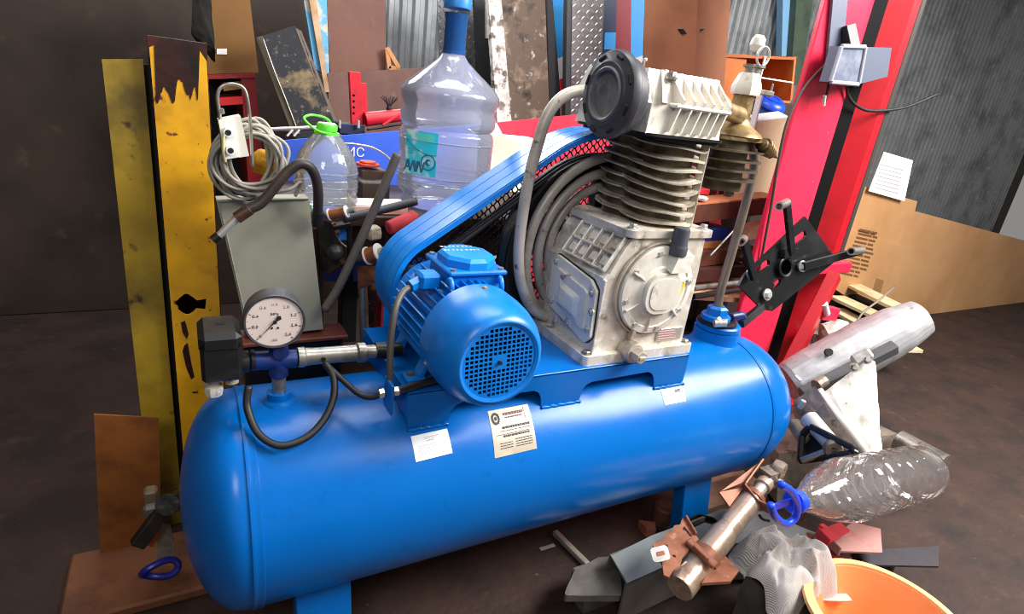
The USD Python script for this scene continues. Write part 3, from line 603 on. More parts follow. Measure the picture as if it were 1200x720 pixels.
# ================================================================== the workshop
def panel(name, label, cat, m, px, y, t, smooth=35, group=None):
    """an upright board on the plane y=, thickness t behind it"""
    return single(name, slab([at(a, b, y=y) for a, b in px], Y, t), m, label, cat, smooth, group)
def pslab(px, y, t): return slab([at(a, b, y=y) for a, b in px], Y, t)

# ---- setting
M_floor = mat('oily_earth_floor', '38241b', .8, 0, [('20140f', 5, .42, .7, 6), ('573c2c', 14, .58, .8, 8, .6), ('7d6a58', 60, .68, .76, 4, .6)], (40, .6, .006))
single('floor', cham((-3.2, -3.2, -.08), (8.5, 2.3, 0), .01), M_floor, kind='structure')
M_corr = mat('galvanised_sheet', '9fa3a4', .45, .35, [('6d7173', 4, .45, .7), ('c6c9ca', 12, .6, .8)], (30, .1))
M_wallboard = mat('dark_plywood_wall', '3a2c22', .75, 0, [('241a14', 3, .4, .7), ('54402f', 8, .6, .8)], (20, .2))
WB = single('wall_back', cham((-3.2, 2.12, 0), (8.5, 2.2, 3.3), .005), M_wallboard, kind='structure')
for k in range(12):       # corrugated sheets, each about 0.6 m of trapezoid ridges
    xs = .85 + k * .615; prof = []
    for i in range(9):
        b = xs + i * .0675
        prof += [(b, 2.115), (b + .022, 2.115), (b + .032, 2.092), (b + .055, 2.092), (b + .0655, 2.115)]
    back = [(x_, y_ + .004) for x_, y_ in prof[::-1]]
    part(WB, 'corrugated_sheet', prism(Polygon(prof + back), np.eye(4), 3.2), M_corr, False)
single('wall_left', cham((-1.3, -1.6, 0), (-1.22, 2.12, 3.3), .005), M_wallboard, kind='structure')
single('ceiling', cham((-1.3, -.7, 3.2), (8.5, 2.2, 3.3), .005), M_wallboard, kind='structure')

# ---- left: yellow lift column, steel cabinet, cable and control box
M_yel = mat('yellow_column_paint', 'e9ab12', .45, 0, [('a8770f', 5, .42, .7, 5, .8), ('7d4a12', 7, .56, .74, 6, .7), ('5b2415', 22, .64, .68, 6), ('1d120d', 34, .68, .71, 6)], (60, .2, .001))
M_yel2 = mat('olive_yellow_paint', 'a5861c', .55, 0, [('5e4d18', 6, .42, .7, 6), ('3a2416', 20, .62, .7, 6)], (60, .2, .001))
M_peel = mat('burnt_brown_grease', '321109', .4, 0, [('5a1c0e', 14, .55, .75), ('140a07', 9, .45, .65)], (50, .4, .002))
yc = .42
c3_ = lambda px_, py_: at(px_, py_, y=yc)
xl, xr = c3_(187, 200)[0], c3_(249, 200)[0]
ztop = c3_(222, 46)[2]
YC = thing('lift_column', 'yellow steel column with brown peeled top and a torch-cut hole', 'column', ((xl + xr) / 2, yc, 0))
face = Polygon([(xl, 0), (xr, 0), (xr, c3_(243, 72)[2]), (c3_(229, 52)[0], c3_(229, 52)[2]), (c3_(199, 45)[0], c3_(199, 45)[2]), (xl, c3_(186, 57)[2])])
hx_, hz_ = c3_(219, 357)[0], c3_(219, 357)[2]
hole = Polygon([(hx_ + .022 * (1 + .10 * math.sin(5 * q) + .06 * math.sin(9 * q)) * math.cos(q), hz_ + .025 * (1 + .08 * math.cos(4 * q)) * math.sin(q)) for q in np.linspace(0, 6.28, 40)[:-1]]).union(Polygon([(hx_ + .015, hz_ + .008), (hx_ + .042, hz_ + .012), (hx_ + .038, hz_ - .016), (hx_ + .014, hz_ - .012)]))
part(YC, 'front_plate', prism(face.difference(hole), fr((0, yc + .006, 0), X, Z), .006), M_yel)
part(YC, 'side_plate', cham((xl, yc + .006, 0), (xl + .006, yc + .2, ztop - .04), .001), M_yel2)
part(YC, 'side_plate', cham((xr - .006, yc + .006, 0), (xr, yc + .2, ztop - .05), .001), M_yel)
part(YC, 'back_plate', cham((xl - .01, yc + .2, 0), (xr + .01, yc + .207, ztop), .001), M_peel)
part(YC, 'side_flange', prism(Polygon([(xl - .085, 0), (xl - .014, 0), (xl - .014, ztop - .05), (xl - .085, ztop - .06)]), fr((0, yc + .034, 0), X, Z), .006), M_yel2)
part(YC, 'inner_strip', cham((xl - .02, yc + .05, 0), (xl + .0, yc + .06, ztop - .06), .001), M_dark)
edge_ = [(183, 118)] + [(a, 108 + 9 * math.sin(a * .35) + 7 * meshkit.noise(V(a * .5, 3, 1)) - (10 if 205 < a < 222 else 0)) for a in np.arange(184, 230, 1.5)] + [(231, 118), (232, 116), (233, 90), (234, 60), (240, 40), (180, 40)]
stain = Polygon([tuple(c3_(a, b)[[0, 2]]) for a, b in edge_]).buffer(0).intersection(face)
part(YC, 'peeled_patch', prism(stain, fr((0, yc, 0), X, Z), .0012), M_peel, False, 'dark brown burnt patch at the top')
for P in ([(212, 378), (217, 376), (221, 392), (219, 398), (214, 390)], [(216, 405), (220, 402), (224, 425), (228, 442), (224, 445), (218, 430), (214, 412)]):
    part(YC, 'peeled_patch', prism(Polygon([tuple(c3_(a, b)[[0, 2]]) for a, b in P]), fr((0, yc, 0), X, Z), .001), M_peel, False, 'dark drip below the hole')

M_cab = mat('grey_cabinet_paint', '9c9a88', .42, 0, [('84826f', 3, .45, .75), ('5a5546', 20, .68, .78, 6, .6)], None)
CA = thing('steel_cabinet', 'tilted plain grey-beige steel cabinet beside the yellow column', 'cabinet', (.17, .33, 0))
cp = [at(254, 236, y=.31), at(362, 233, y=.31), at(379, 386, y=.31), at(291, 396, y=.31)]
part(CA, 'body', slab(cp, Y, .055), M_cab)
part(CA, 'top_edge', bar(cp[0] + V(0, .0, .001), cp[1] + V(0, .0, .001), .006, .01, Y), M_cab)
part(CA, 'side_seam', bar(cp[0] + V(.004, -.001, 0), cp[3] + V(.004, -.001, 0), .004, .004, Y), M_cab)

EB = thing('equipment_case', 'black equipment case under the grey cabinet, behind the brass-ended valve', 'case', (.2, .34, 0))
zc_ = cp[3][2] - .004
part(EB, 'case_body', cham((.10, .30, .05), (.33, .37, zc_ - .012), .006), M_black)
part(EB, 'case_lid', cham((.095, .285, zc_ - .012), (.34, .37, zc_), .003), mat('red_brown_lid', '6a3424', .55, 0, [('3a1d15', 9, .45, .7)]))
for xx in (.12, .31): part(EB, 'case_foot', cham((xx - .015, .31, 0), (xx + .015, .36, .05), .003), M_black)
M_cable = mat('grey_cable_sheath', '9d978b', .5, 0, [('6b6458', 14, .5, .8)])
CC = thing('coiled_cable', 'thick coil of grey cable hanging over the grey cabinet', 'cable', (.12, .27, .92))
for k in range(17):
    cx_, cy_ = 292 + rng.uniform(-6, 8), 187 + rng.uniform(-4, 6); rx, rz = 36 + rng.uniform(-7, 8) - k * .3, 31 + k * .9 + rng.uniform(-3, 3)
    ph = rng.uniform(0, 6); yy = .262 + .0026 * k
    P = [at(cx_ + rx * math.cos(q) + 2 * math.sin(3 * q + ph), cy_ + rz * (math.sin(q) if math.sin(q) > 0 else .95 * math.sin(q)) + 2 * math.cos(2 * q + ph), y=yy + .004 * math.sin(q + ph)) for q in np.linspace(0, 2 * np.pi, 40)[:-1]]
    part(CC, 'cable_turn', tube(P, .0037, 8, closed=True, raw=True), M_cable, True)
part(CC, 'cable_tail', tube([at(300, 230, y=.27), at(318, 226, y=.265), at(340, 222, y=.26), at(352, 214, y=.27), at(346, 230, y=.275)], .0036, 8), M_cable, True)
HK = thing('hanging_hook', 'inverted U of grey metal rod holding the control box', 'hook', (.09, .25, .95))
part(HK, 'rod', tube([at(262, 190, y=.25), at(258, 140, y=.25), at(255, 112, y=.25), at(261, 101, y=.25), at(275, 99, y=.25), at(287, 106, y=.25), at(292, 130, y=.25), at(294, 160, y=.25), at(296, 195, y=.25)], .0035, 10), M_steel, True)
part(HK, 'rod_clamp', bar(at(258, 127, y=.25), at(260, 134, y=.25), .012, .008, Y), M_steel)
CB2 = thing('control_box', 'small cream junction box with two round black ports above the coil', 'junction box', (.09, .23, .97))
part(CB2, 'box_body', join(slab([at(256, 141, y=.235), at(282, 136, y=.235), at(292, 183, y=.235), at(265, 187, y=.235)], Y, .045)), mat('cream_plastic', 'd8d2c2', .45, 0, [('a89c84', 12, .58, .8)]))
part(CB2, 'box_lid', slab([at(256, 141, y=.233), at(274, 138.5, y=.233), at(281, 184, y=.233), at(264, 187, y=.233)], Y, .002), M_white)
for a, b in ((267, 155), (270, 176)):
    c = at(a, b, y=.232); pt = part(CB2, 'port', cyl(c, c - Y * .008, .0085, n=20), M_white); part(pt, 'port_hole', cyl(c - Y * .0075, c - Y * .0088, .0055, n=16), M_dark)
part(CB2, 'strap', tube([at(265, 150, y=.228), at(262, 162, y=.226), at(262, 178, y=.228), at(264, 190, y=.235)], .003, 8), mat('pale_yellow_tube', 'c9c08a', .5), True)
single('mustard_rag', rough(trimesh.creation.icosphere(3, .028), .006, .008, 60, 4).apply_transform(fr(at(309, 191, y=.335), X, Z)), mat('mustard_cloth', 'c08a1c', .9, 0, [('6a4a10', 20, .5, .7)], (150, .6)), 'mustard-yellow rag tucked inside the grey cable coil', 'rag')

HS = thing('fuel_hose', 'bent brown-black rubber hose with a metal nozzle in front of the grey cabinet', 'hose', (.13, .23, .9))
part(HS, 'hose', tube([at(290, 246, y=.235), at(306, 238, y=.235), at(322, 219, y=.235), at(338, 201, y=.235), at(352, 192, y=.235), at(364, 197, y=.24), at(371, 212, y=.25), at(373, 232, y=.26), at(372, 255, y=.28)], .0108, 14), mat('brown_black_rubber', '2e241f', .5, 0, [('4a3a30', 12, .5, .8)]), True)
part(HS, 'collar', cyl(at(277, 256, y=.235), at(293, 245, y=.235), .0125, n=14, b=.001), mat('rusty_collar', '4a3327', .5, .5, [('7a5138', 30, .5, .7)]))
part(HS, 'nozzle', cyl(at(256, 277, y=.235), at(278, 255, y=.235), .0068, .0088, n=16), M_steelw)
part(HS, 'nozzle_tip', pipe_open(at(250, 282, y=.235), at(257, 276, y=.235), .010, .003), M_blackg)
part(HS, 'cuff', cyl(at(373, 248, y=.275), at(372, 262, y=.285), .0135, n=14), M_rubber)
single('rubber_pipe', tube([at(466, 180, y=.285), at(452, 214, y=.285), at(434, 256, y=.285), at(414, 300, y=.285), at(396, 338, y=.285), at(380, 364, y=.285)], .0105, 14), mat('grey_rubber', '57504a', .55, 0, [('3a342f', 10, .5, .75)]), 'long straight dull-grey rubber pipe leaning left of the belt guard', 'pipe', True)
single('rubber_pipe', tube([at(402, 257, y=.33), at(430, 250, y=.335), at(460, 243, y=.34), at(488, 236, y=.34)], .0105, 14), mat('dark_slate_rubber', '35343a', .45, 0, [('4d4c52', 12, .5, .8)]), 'short dark pipe lying level below the big water jug', 'pipe', True)

# ---- trolley of suspension arms behind the tank, left of the guard
M_rust = mat('rusty_copper_steel', '9a5a36', .55, .35, [('5c3320', 18, .45, .7), ('c98a5c', 30, .6, .75)], (90, .3))
M_cop = mat('copper_bush', 'b4704a', .4, .6, [('7a4429', 22, .5, .75)])
for (a, b), (c_, d_), r, lab in (((386, 252), (406, 248), .012, 'upper copper-coloured bush on a white-collared pin, behind the hose'), ((431, 300), (444, 296), .0195, 'lower copper-coloured bush with white collars beside the blue guard')):
    p0, p1 = at(a, b, y=.32), at(c_, d_, y=.30)
    t = thing('bush', lab, 'bush', (p0 + p1) / 2); dv = unit(p1 - p0)
    part(t, 'sleeve', cyl(p0, p1, r, b=.001), M_cop)
    for p in (p0, p1): part(t, 'collar', lathe([(0, 0), (r * 1.22, 0), (r * 1.22, .003), (0, .003)], p - dv * .0015, dv, 20), M_white)
    part(t, 'pin', cyl(p0 - dv * .03, p1 + dv * .02, r * .5), M_steel)
AR = thing('suspension_arm', 'black greasy car suspension arm standing behind the gauge', 'car part', (.3, .36, .7))
part(AR, 'arm_body', rough(hull([at(370, 255, y=.36), at(388, 262, y=.34), at(402, 292, y=.33), at(396, 312, y=.33), at(378, 318, y=.36), at(372, 290, y=.40), at(385, 270, y=.40), at(398, 300, y=.40)]), .012, .004, 50, 2), M_blackg)
part(AR, 'ball_joint', rough(trimesh.creation.icosphere(3, .02), .008, .002, 80).apply_transform(fr(at(393, 296, y=.315), X, Z)), M_rubber)
part(AR, 'link', bar(at(385, 318, y=.36), at(402, 305, y=.33), .02, .02), mat('brown_grease', '3b271d', .5, .3))
FRM = thing('bracket_frame', 'small rusty and black bracket frame with a blue plate, left of the leaning pipe', 'bracket', (.36, .36, .75))
part(FRM, 'top_plate', bar(at(389, 266, y=.36), at(410, 262, y=.36), .03, .012, Z), M_blackg)
part(FRM, 'rusty_plate', bar(at(388, 262, y=.352), at(394, 274, y=.352), .02, .01, Y), M_rust)
part(FRM, 'blue_plate', bar(at(402, 264, y=.37), at(402, 282, y=.37), .024, .004, Y), mat('bright_blue_plate', '2f7de0', .4))
part(FRM, 'post', bar(at(409, 262, y=.36), at(411, 330, y=.36), .012, .012), M_blackg)
part(FRM, 'curved_strip', tube([at(390, 270, y=.345), at(398, 283, y=.345), at(406, 290, y=.345)], .003, 8), M_steel, True)
single('foam_block', rough(cham((0, 0, 0), (.034, .03, .036), .005), .008, .003, 60).apply_transform(fr(at(434, 284, y=.345), (1, .2, .1), Y)), mat('dirty_foam', 'c9bda8', .85, 0, [('8a7a64', 20, .5, .75)], (120, .5)), 'dirty off-white block under the level dark pipe', 'block')
single('padded_tube', cyl(at(455, 268, y=.365), at(487, 254, y=.385), .019, n=20, b=.003), mat('pinkish_red_cloth', 'd2444c', .8, 0, [('9d2a32', 14, .5, .75)], (160, .4)), 'pinkish-red padded tube between the dark pipe and the guard', 'tube')
LK = thing('steering_knuckle', 'rusty steel knuckle plate below the copper bush', 'car part', (.38, .33, .7))
part(LK, 'plate', rough(hull([at(418, 312, y=.33), at(446, 312, y=.31), at(444, 330, y=.31), at(420, 340, y=.33), at(432, 315, y=.36), at(430, 335, y=.36)]), .01, .002, 70), M_rust)
part(LK, 'stem', cyl(at(425, 335, y=.34), at(428, 420, y=.34), .012), M_steel)

# ---- bench with bottles
M_bench = mat('dark_stained_bench', '3e2a20', .6, 0, [('261812', 6, .45, .7), ('5a4030', 18, .6, .8)], (30, .3))
bz = .882
BN = thing('workbench', 'dark wooden workbench carrying the two water bottles', 'workbench', (.75, .62, 0))
part(BN, 'bench_top', cham((.22, .39, bz - .03), (1.12, .86, bz), .004), M_bench)
for xx in (.27, 1.07):
    for yy in (.42, .82): part(BN, 'bench_leg', cham((xx - .03, yy - .03, 0), (xx + .03, yy + .03, bz - .03), .004), M_bench)
part(BN, 'rail', cham((.25, .41, bz - .12), (1.09, .43, bz - .03), .003), M_bench)
part(BN, 'shelf', cham((.24, .41, .30), (1.10, .84, .32), .003), M_bench)

M_jug = clear_plastic('blue_clear_polycarbonate', 'f0f3fd', .06, .42, 'dde2f4')
M_pet = clear_plastic('clear_pet', 'f4f8fc', .05, .26, 'eaf0fa')
M_cyan = mat('cyan_label', '28d4f0', .4, 0, [('d8f8fc', 14, .5, .62, 2)])
jc = V(.665, .535, bz)
JG = thing('water_jug', 'big round clear-blue water jug with cyan label', 'water jug', jc)
jr = .134
prof = [(0, .004), (.105, .002), (.115, .006), (.12, .02), (.112, .034), (.128, .045), (jr, .06), (jr, .205), (.130, .214), (.124, .222), (.130, .230), (jr, .238), (jr, .262), (.128, .272), (.131, .285), (jr + .004, .305), (jr + .003, .318), (.126, .334), (.098, .357), (.066, .382), (.042, .402), (.032, .416), (.029, .43), (.028, .50)]
inner = [(max(r - .0022, 0), t + .002) for r, t in prof][::-1]
part(JG, 'body', lathe(prof, jc, Z, 72), M_jug, 50)
part(JG, 'neck_collar', lathe([(.030, 0), (.0325, 0), (.0305, .02), (.0305, .085), (.033, .09), (.033, .10), (.029, .10), (.030, 0)], jc + Z * .418, Z, 32), clear_plastic('deep_blue_plastic', '4f9ad8', .08, .5, '3b86cc'), 40)
part(JG, 'cap', lathe([(0, 0), (.036, 0), (.037, .004), (.037, .025), (.034, .03), (0, .03)], jc + Z * .53, Z, 32), mat('blue_cap_plastic', '2a7fc8', .4))
for t in (.08, .095, .19):
    part(JG, 'moulded_ring', tube([jc + V(jr * math.cos(q), jr * math.sin(q), t) for q in np.linspace(0, 6.2832, 65)[:-1]], .0022, 6, closed=True, raw=True), M_jug, True)
lab_a0, lab_a1 = math.radians(194), math.radians(238)
def cylpatch(c, r, a0, a1, z0, z1, n=16, t=.0006):
    q = np.linspace(a0, a1, n); o = [(r * math.cos(x), r * math.sin(x)) for x in q] + [((r + t) * math.cos(x), (r + t) * math.sin(x)) for x in q[::-1]]
    m = trimesh.creation.extrude_polygon(Polygon(o).buffer(0), z1 - z0, engine='earcut'); m.apply_translation((c[0], c[1], c[2] + z0)); return m
LB = part(JG, 'label', cylpatch(jc, jr + .0006, lab_a0, lab_a1, .10, .215), M_cyan, 30, 'cyan and white wave label')
def onjug(a, z, e=.0016): return jc + V((jr + e) * math.cos(a), (jr + e) * math.sin(a), z)
M_ldark = mat('teal_print', '1c6f95', .5)
for k, s in enumerate(('A', 'W', 'W')):
    a = lab_a0 + (lab_a1 - lab_a0) * (.13 + .2 * k); T = fr(onjug(a, .122), V(-math.sin(a), math.cos(a), 0), Z)
    part(LB, 'label_lettering', text_on(s, .028, T, .0006, True), M_ldark, False)
a = lab_a0 + (lab_a1 - lab_a0) * .78; T = fr(onjug(a, .137), V(-math.sin(a), math.cos(a), 0), Z)
part(LB, 'label_emblem', prism(Point(0, 0).buffer(.021).difference(Point(0, 0).buffer(.018)).union(Point(0, 0).buffer(.009).difference(Point(.004, 0).buffer(.005))), T, .0006), M_ldark, False)
part(LB, 'label_wave', join([tube([onjug(lab_a0 + (lab_a1 - lab_a0) * u, .183 - .012 * math.sin(u * 3.1 - .6) - .018 * u, .0014) for u in np.linspace(.02, .98, 20)], .0011, 6, raw=True), *[bar(onjug(lab_a0 + (lab_a1 - lab_a0) * (.08 + .16 * i), .166 - .01 * j, .0013), onjug(lab_a0 + (lab_a1 - lab_a0) * (.2 + .16 * i), .1655 - .01 * j, .0013), .0022, .0006, Z) for i in range(3) for j in range(2)]]), M_ldark, False)
part(LB, 'label_block', cylpatch(jc, jr + .0014, lab_a0 + .34, lab_a1 - .08, .19, .21), mat('aqua_block', '5fe0d8', .5), 30)

bc = V(.315, .455, bz)
PB = thing('water_bottle', 'clear plastic bottle with bright green cap and carrying loop', 'water bottle', bc)
br = .078
part(PB, 'body', lathe([(0, .004), (.06, .002), (.072, .008), (br, .02), (br, .04), (br - .004, .046), (br, .052), (br, .08), (br - .004, .086), (br, .092), (br - .002, .11), (.066, .14), (.048, .168), (.03, .188), (.022, .194), (.021, .2)], bc, Z, 48), M_pet, 45)
for t in (.03, .066, .1): part(PB, 'moulded_ring', tube([bc + V((br - .001) * math.cos(q), (br - .001) * math.sin(q), t) for q in np.linspace(0, 6.2832, 49)[:-1]], .0018, 6, closed=True, raw=True), M_pet, True)
M_green = mat('lime_green_plastic', '5fd63c', .4)
cpz = bc + Z * .196
CP = part(PB, 'cap', lathe([(0, 0), (.024, 0), (.025, .003), (.025, .013), (.023, .017), (0, .0175)], cpz, Z, 36), M_green)
part(CP, 'cap_top', cyl(cpz + Z * .0172, cpz + Z * .019, .0205, n=32), mat('pale_cap_top', 'e6f3df', .4))
part(PB, 'neck_ring', lathe([(.02, 0), (.03, 0), (.03, .005), (.02, .005), (.02, 0)], bc + Z * .188, Z, 32), M_green)
part(PB, 'carry_loop', tube([bc + V(.012, -.024, .191), bc + V(-.025, -.028, .196), bc + V(-.048, -.005, .212), bc + V(-.05, .015, .222), bc + V(-.028, .03, .228), bc + V(.006, .03, .222), bc + V(.022, .02, .2)], .0032, 8), M_green, True)
part(PB, 'green_tag', bar(bc + V(-.062, -.052, .03), bc + V(-.05, -.062, .01), .016, .002, Y), M_green)

CT = thing('cardboard_tray', 'small open white carton on the bench front, left of the water jug', 'carton', (.46, .43, bz))
M_card_w = mat('white_carton', 'e8dfd3', .7, 0, [('c9b8a2', 10, .55, .8)])
ca0, ca1 = at(412, 246, y=.40), at(470, 238, y=.40)
part(CT, 'base', cham((ca0[0], .40, bz), (ca1[0] + .02, .47, bz + .004), .001), M_card_w)
part(CT, 'wall_sheet', cham((ca0[0], .40, bz), (ca1[0] + .02, .403, bz + .022), .001), mat('pink_card_side', 'd9b0a4', .7))
part(CT, 'wall_sheet', cham((ca0[0], .467, bz), (ca1[0] + .02, .47, bz + .03), .001), M_card_w)
part(CT, 'flap', slab([V(ca0[0], .40, bz + .002), V(ca0[0] - .006, .395, bz + .045), V(ca0[0] - .004, .42, bz + .052), V(ca0[0] + .001, .44, bz + .004)], X, .003), mat('cream_card', 'd9c49c', .7))
part(CT, 'top_cover', slab([V(ca0[0] + .012, .403, bz + .024), V(ca1[0] + .02, .403, bz + .024), V(ca1[0] + .02, .466, bz + .030), V(ca0[0] + .012, .466, bz + .030)], -Z, .002), M_card_w)
for k, (a, b, c_, d_, yy, w, lab) in enumerate(((424, 199, 466, 196, .6, .14, 'upper dark board lying on the bench left of the jug'), (424, 214, 470, 210, .52, .1, 'lower dark board lying on the bench left of the jug'))):
    p0, p1 = at(a, b, y=yy), at(c_, d_, y=yy)
    single('scrap_board', cham((p0[0], yy, bz + .002), (p1[0] - .03, yy + w, max(p0[2], bz + .015)), .003), mat(f'scrap_board_{k}', ('5d4234', '3b2a23')[k], .6, 0, [('2a1c16', 10, .5, .75)]), lab, 'board')
pcap = at(431, 192, y=.63)
RC = thing('plastic_disc', 'flat red plastic lid lying on the dark boards', 'lid', pcap)
part(RC, 'lid_disc', join(cyl(pcap - Z * .006, pcap + Z * .002, .034, n=28, b=.002)), mat('red_plastic', 'd8402c', .4)); part(RC, 'lid_rim', cyl(pcap + Z * .002, pcap + Z * .008, .024, n=28, b=.002), mat('red_plastic_light', 'e4553c', .4))
single('bent_wire', tube([at(398, 168, y=.62), at(415, 169, y=.62), at(436, 173, y=.62), at(452, 182, y=.62), at(462, 192, y=.6)], .0028, 8), M_steelw, 'bent bright wire crossing in front of the blue sheet', 'wire', True)

# ---- tricolour painted sheet behind the bench, tool rail
TS = thing('painted_sheet', 'wide leaning sheet painted blue, white and red behind the bottles', 'painted panel', (.8, .9, 0))
def strip(px, y=.90, t=.012): return pslab(px, y, t)
M_pblue = mat('panel_blue', '3a63d6', .4, 0, [('2f52b4', 6, .5, .8)]); M_pred = mat('panel_red', 'df2f48', .4, 0, [('b32238', 5, .55, .8)]); M_pwhite = mat('panel_white', 'efe9e8', .5)
part(TS, 'blue_field', strip([(318, 166), (572, 145), (580, 330), (318, 330)]), M_pblue)
part(TS, 'white_stripe', strip([(572, 145), (582, 144), (606, 190), (606, 330), (580, 330)]), M_pwhite)
part(TS, 'red_field', strip([(582, 144), (700, 132), (835, 128), (850, 330), (606, 330), (606, 190)]), M_pred)
tM = fr(at(418, 178, y=.899), at(440, 176.5, y=.899) - at(418, 178, y=.899), Z)
if tM[1, 2] > 0: tM[:3, 2] *= -1
part(TS, 'chalk_lettering', text_on('ИС', .03, fr(at(417, 178, y=.8995), X, Z), .0006), M_pwhite, False, 'white handwritten letters')
single('storage_box', cham((.62, .955, .02), (1.9, 1.02, .62), .01), mat('dull_red_box', 'a02430', .5, 0, [('6f1820', 8, .5, .8)]), 'long low dull-red box behind the bench legs', 'box')
TR = thing('tool_rail', 'grey tube rail running behind the green-capped bottle', 'rail', (.3, .98, 1.0))
part(TR, 'tube', cyl(at(296, 153, y=.95), at(395, 149, y=.95), .0075), M_steel)
for a in (336, 344): part(TR, 'clip', bar(at(a, 160, y=.945), at(a + 7, 152, y=.945), .006, .01, Y), M_white)
JK = thing('hydraulic_jack', 'red steel press frame with an upright holed bar, left of the water jug', 'jack', (.55, 1.0, 1.0))
M_jred = mat('jack_red', 'c8202e', .4, 0, [('8e1620', 9, .5, .75)])
up0, up1 = at(418, 147, y=1.0), at(415, 84, y=1.0)
part(JK, 'upright', bar(up0, up1, .038, .02, Y), M_jred); part(JK, 'upright', bar(at(425, 146, y=1.02), at(424, 97, y=1.02), .03, .02, Y), M_jred)
for k in range(4):
    c = at(414.5, 112 + 7 * k, y=.9895); part(JK, 'pin_hole', cyl(c + Y * .0005, c + Y * .004, .004, n=12), M_dark)
part(JK, 'ram', join(cyl(at(428, 140, y=.99), at(478, 134, y=.99), .024, .02)), M_jred)
part(JK, 'arm', bar(at(448, 147, y=.97), at(470, 133, y=.97), .01, .008), M_jred)
part(JK, 'base_block', cham(tuple(at(397, 157, y=.98)), tuple(at(428, 147, y=.98) + V(0, .08, 0)), .003), mat('navy_block', '1b2240', .5))
for a in (398, 420): part(JK, 'bolt', cyl(at(a, 150, y=.97), at(a, 141, y=.97), .005), M_steelw)
part(JK, 'chain', tube([at(430, 152, y=.96), at(450, 149, y=.96), at(468, 146, y=.96), at(482, 145, y=.97)], .004, 8), M_blackg, True)
part(JK, 'stand', cham((at(412, 150, y=1.04)[0] - .03, 1.0, 0), (at(412, 150, y=1.04)[0] + .03, 1.06, at(412, 157, y=.98)[2]), .004), M_dark)
WR = thing('wire_brush', 'tuft of stiff black wires standing on the red jack', 'wire brush', at(456, 128, y=1.0))
wb = at(456, 127, y=1.0)
part(WR, 'wires', join([tube([wb, wb + V(.012 * math.cos(q), .01 * math.sin(q), .018), wb + V(.03 * math.cos(q), .02 * math.sin(q), .03 + .012 * rng.random())], .0014, 5, 4) for q in np.linspace(.2, 6, 12)]), M_dark, True, kind='stuff')
part(WR, 'knot', trimesh.creation.icosphere(2, .010).apply_translation(wb), M_dark, True)

# ---- boards and sheets leaning at the back, left to right
M_cardbrown = mat('brown_cardboard', '7a5320', .7, 0, [('694518', 2, .4, .7)]); M_ply = mat('brown_fibreboard', '7a5244', .6, 0, [('694337', 4, .45, .7), ('94705f', 14, .6, .8, 6, .6)], (40, .15))
BX = thing('cardboard_box', 'brown cardboard box with a small white label, top left at the back', 'box', (.2, 1.6, 1.1))
part(BX, 'box_body', pslab([(240, -25), (290, -25), (303, 85), (243, 87)], 1.50, .3), M_cardbrown)
part(BX, 'white_label', pslab([(254, 57), (266, 57), (266, 64), (254, 63.5)], 1.498, .002), M_paper)
RB = thing('red_shelf_unit', 'dark red metal rack under the cardboard box', 'rack', (.2, 1.5, .6))
M_dred = mat('dark_red_paint', '8c1518', .5, 0, [('5c0e11', 7, .5, .75)])
part(RB, 'side_panel', pslab([(282, 88), (299, 88), (312, 230), (292, 230)], 1.46, .3), M_dred)
part(RB, 'shelf_plate', pslab([(256, 115), (284, 113), (285, 122), (256, 124)], 1.45, .2), mat('bright_red_shelf', 'b81a1c', .45))
part(RB, 'top_plate', pslab([(243, 88), (299, 86), (299, 91), (243, 93)], 1.455, .3), M_dred)
part(RB, 'shelf_box', pslab([(262, 97), (284, 95), (284, 104), (262, 107)], 1.47, .15), M_cardbrown)
part(RB, 'panel', pslab([(243, 92), (299, 92), (312, 230), (243, 230)], 1.80, .02), M_dark)
single('dark_jacket', rough(hull([at(225, -20, y=1.25), at(246, -20, y=1.25), at(253, 60, y=1.22), at(251, 72, y=1.25), at(238, 60, y=1.25), at(225, 40, y=1.25), at(240, 20, y=1.33)]), .02, .008, 25), mat('black_cloth', '16130f', .9, 0, (), (80, .5)), 'black jacket hanging beside the yellow column top', 'jacket')
def down_(a, b): return b + (b - a) * (b[2] / (a[2] - b[2]))
LP = thing('leaning_door_panel', 'long black scratched car sill panel leaning at the back left', 'car panel', at(345, 200, y=1.15))
M_sill = mat('worn_black_enamel', '23252a', .45, .2, [('a8a294', 45, .64, .70, 5), ('8f7b56', 6, .56, .64, 8, .85), ('6f665c', 60, .6, .68, 4, .7)], (40, .2))
part(LP, 'panel_face', slab([at(301, 44, y=1.35), at(345, 30, y=1.35), at(350, 34, y=1.35), at(396, 156, y=1.31), down_(at(350, 34, y=1.35), at(396, 156, y=1.31)), down_(at(301, 44, y=1.35), at(345, 158, y=1.31))], Y, .012), M_sill, label='black face with paint worn through at the top')
part(LP, 'fold', slab([at(300, 44, y=1.352), at(307, 42, y=1.345), at(351, 157, y=1.30), at(343, 158, y=1.305)], Y, .02), mat('khaki_fold', '6e6450', .5, .2))
part(LP, 'fold', slab([at(346, 33, y=1.347), at(353, 36, y=1.349), at(400, 155, y=1.31), at(394, 157, y=1.305)], Y, .025), mat('brown_fold', '4b3d30', .5, .2))
part(LP, 'fold_edge', tube([at(308, 45, y=1.335), at(322, 85, y=1.322), at(336, 120, y=1.31), at(350, 157, y=1.296)], .003, 6), M_steel, True)
panel('painted_board', 'narrow peeling light-blue board at the back, right of the black sill panel', 'board', mat('peeling_sky_blue', '5fa6cc', .6, 0, [('d9c3a0', 9, .52, .6, 5), ('3f7fa4', 20, .55, .75)]), [(352, -25), (382, -25), (386, 85), (381, 88), (369, 80)], 1.42, .03)
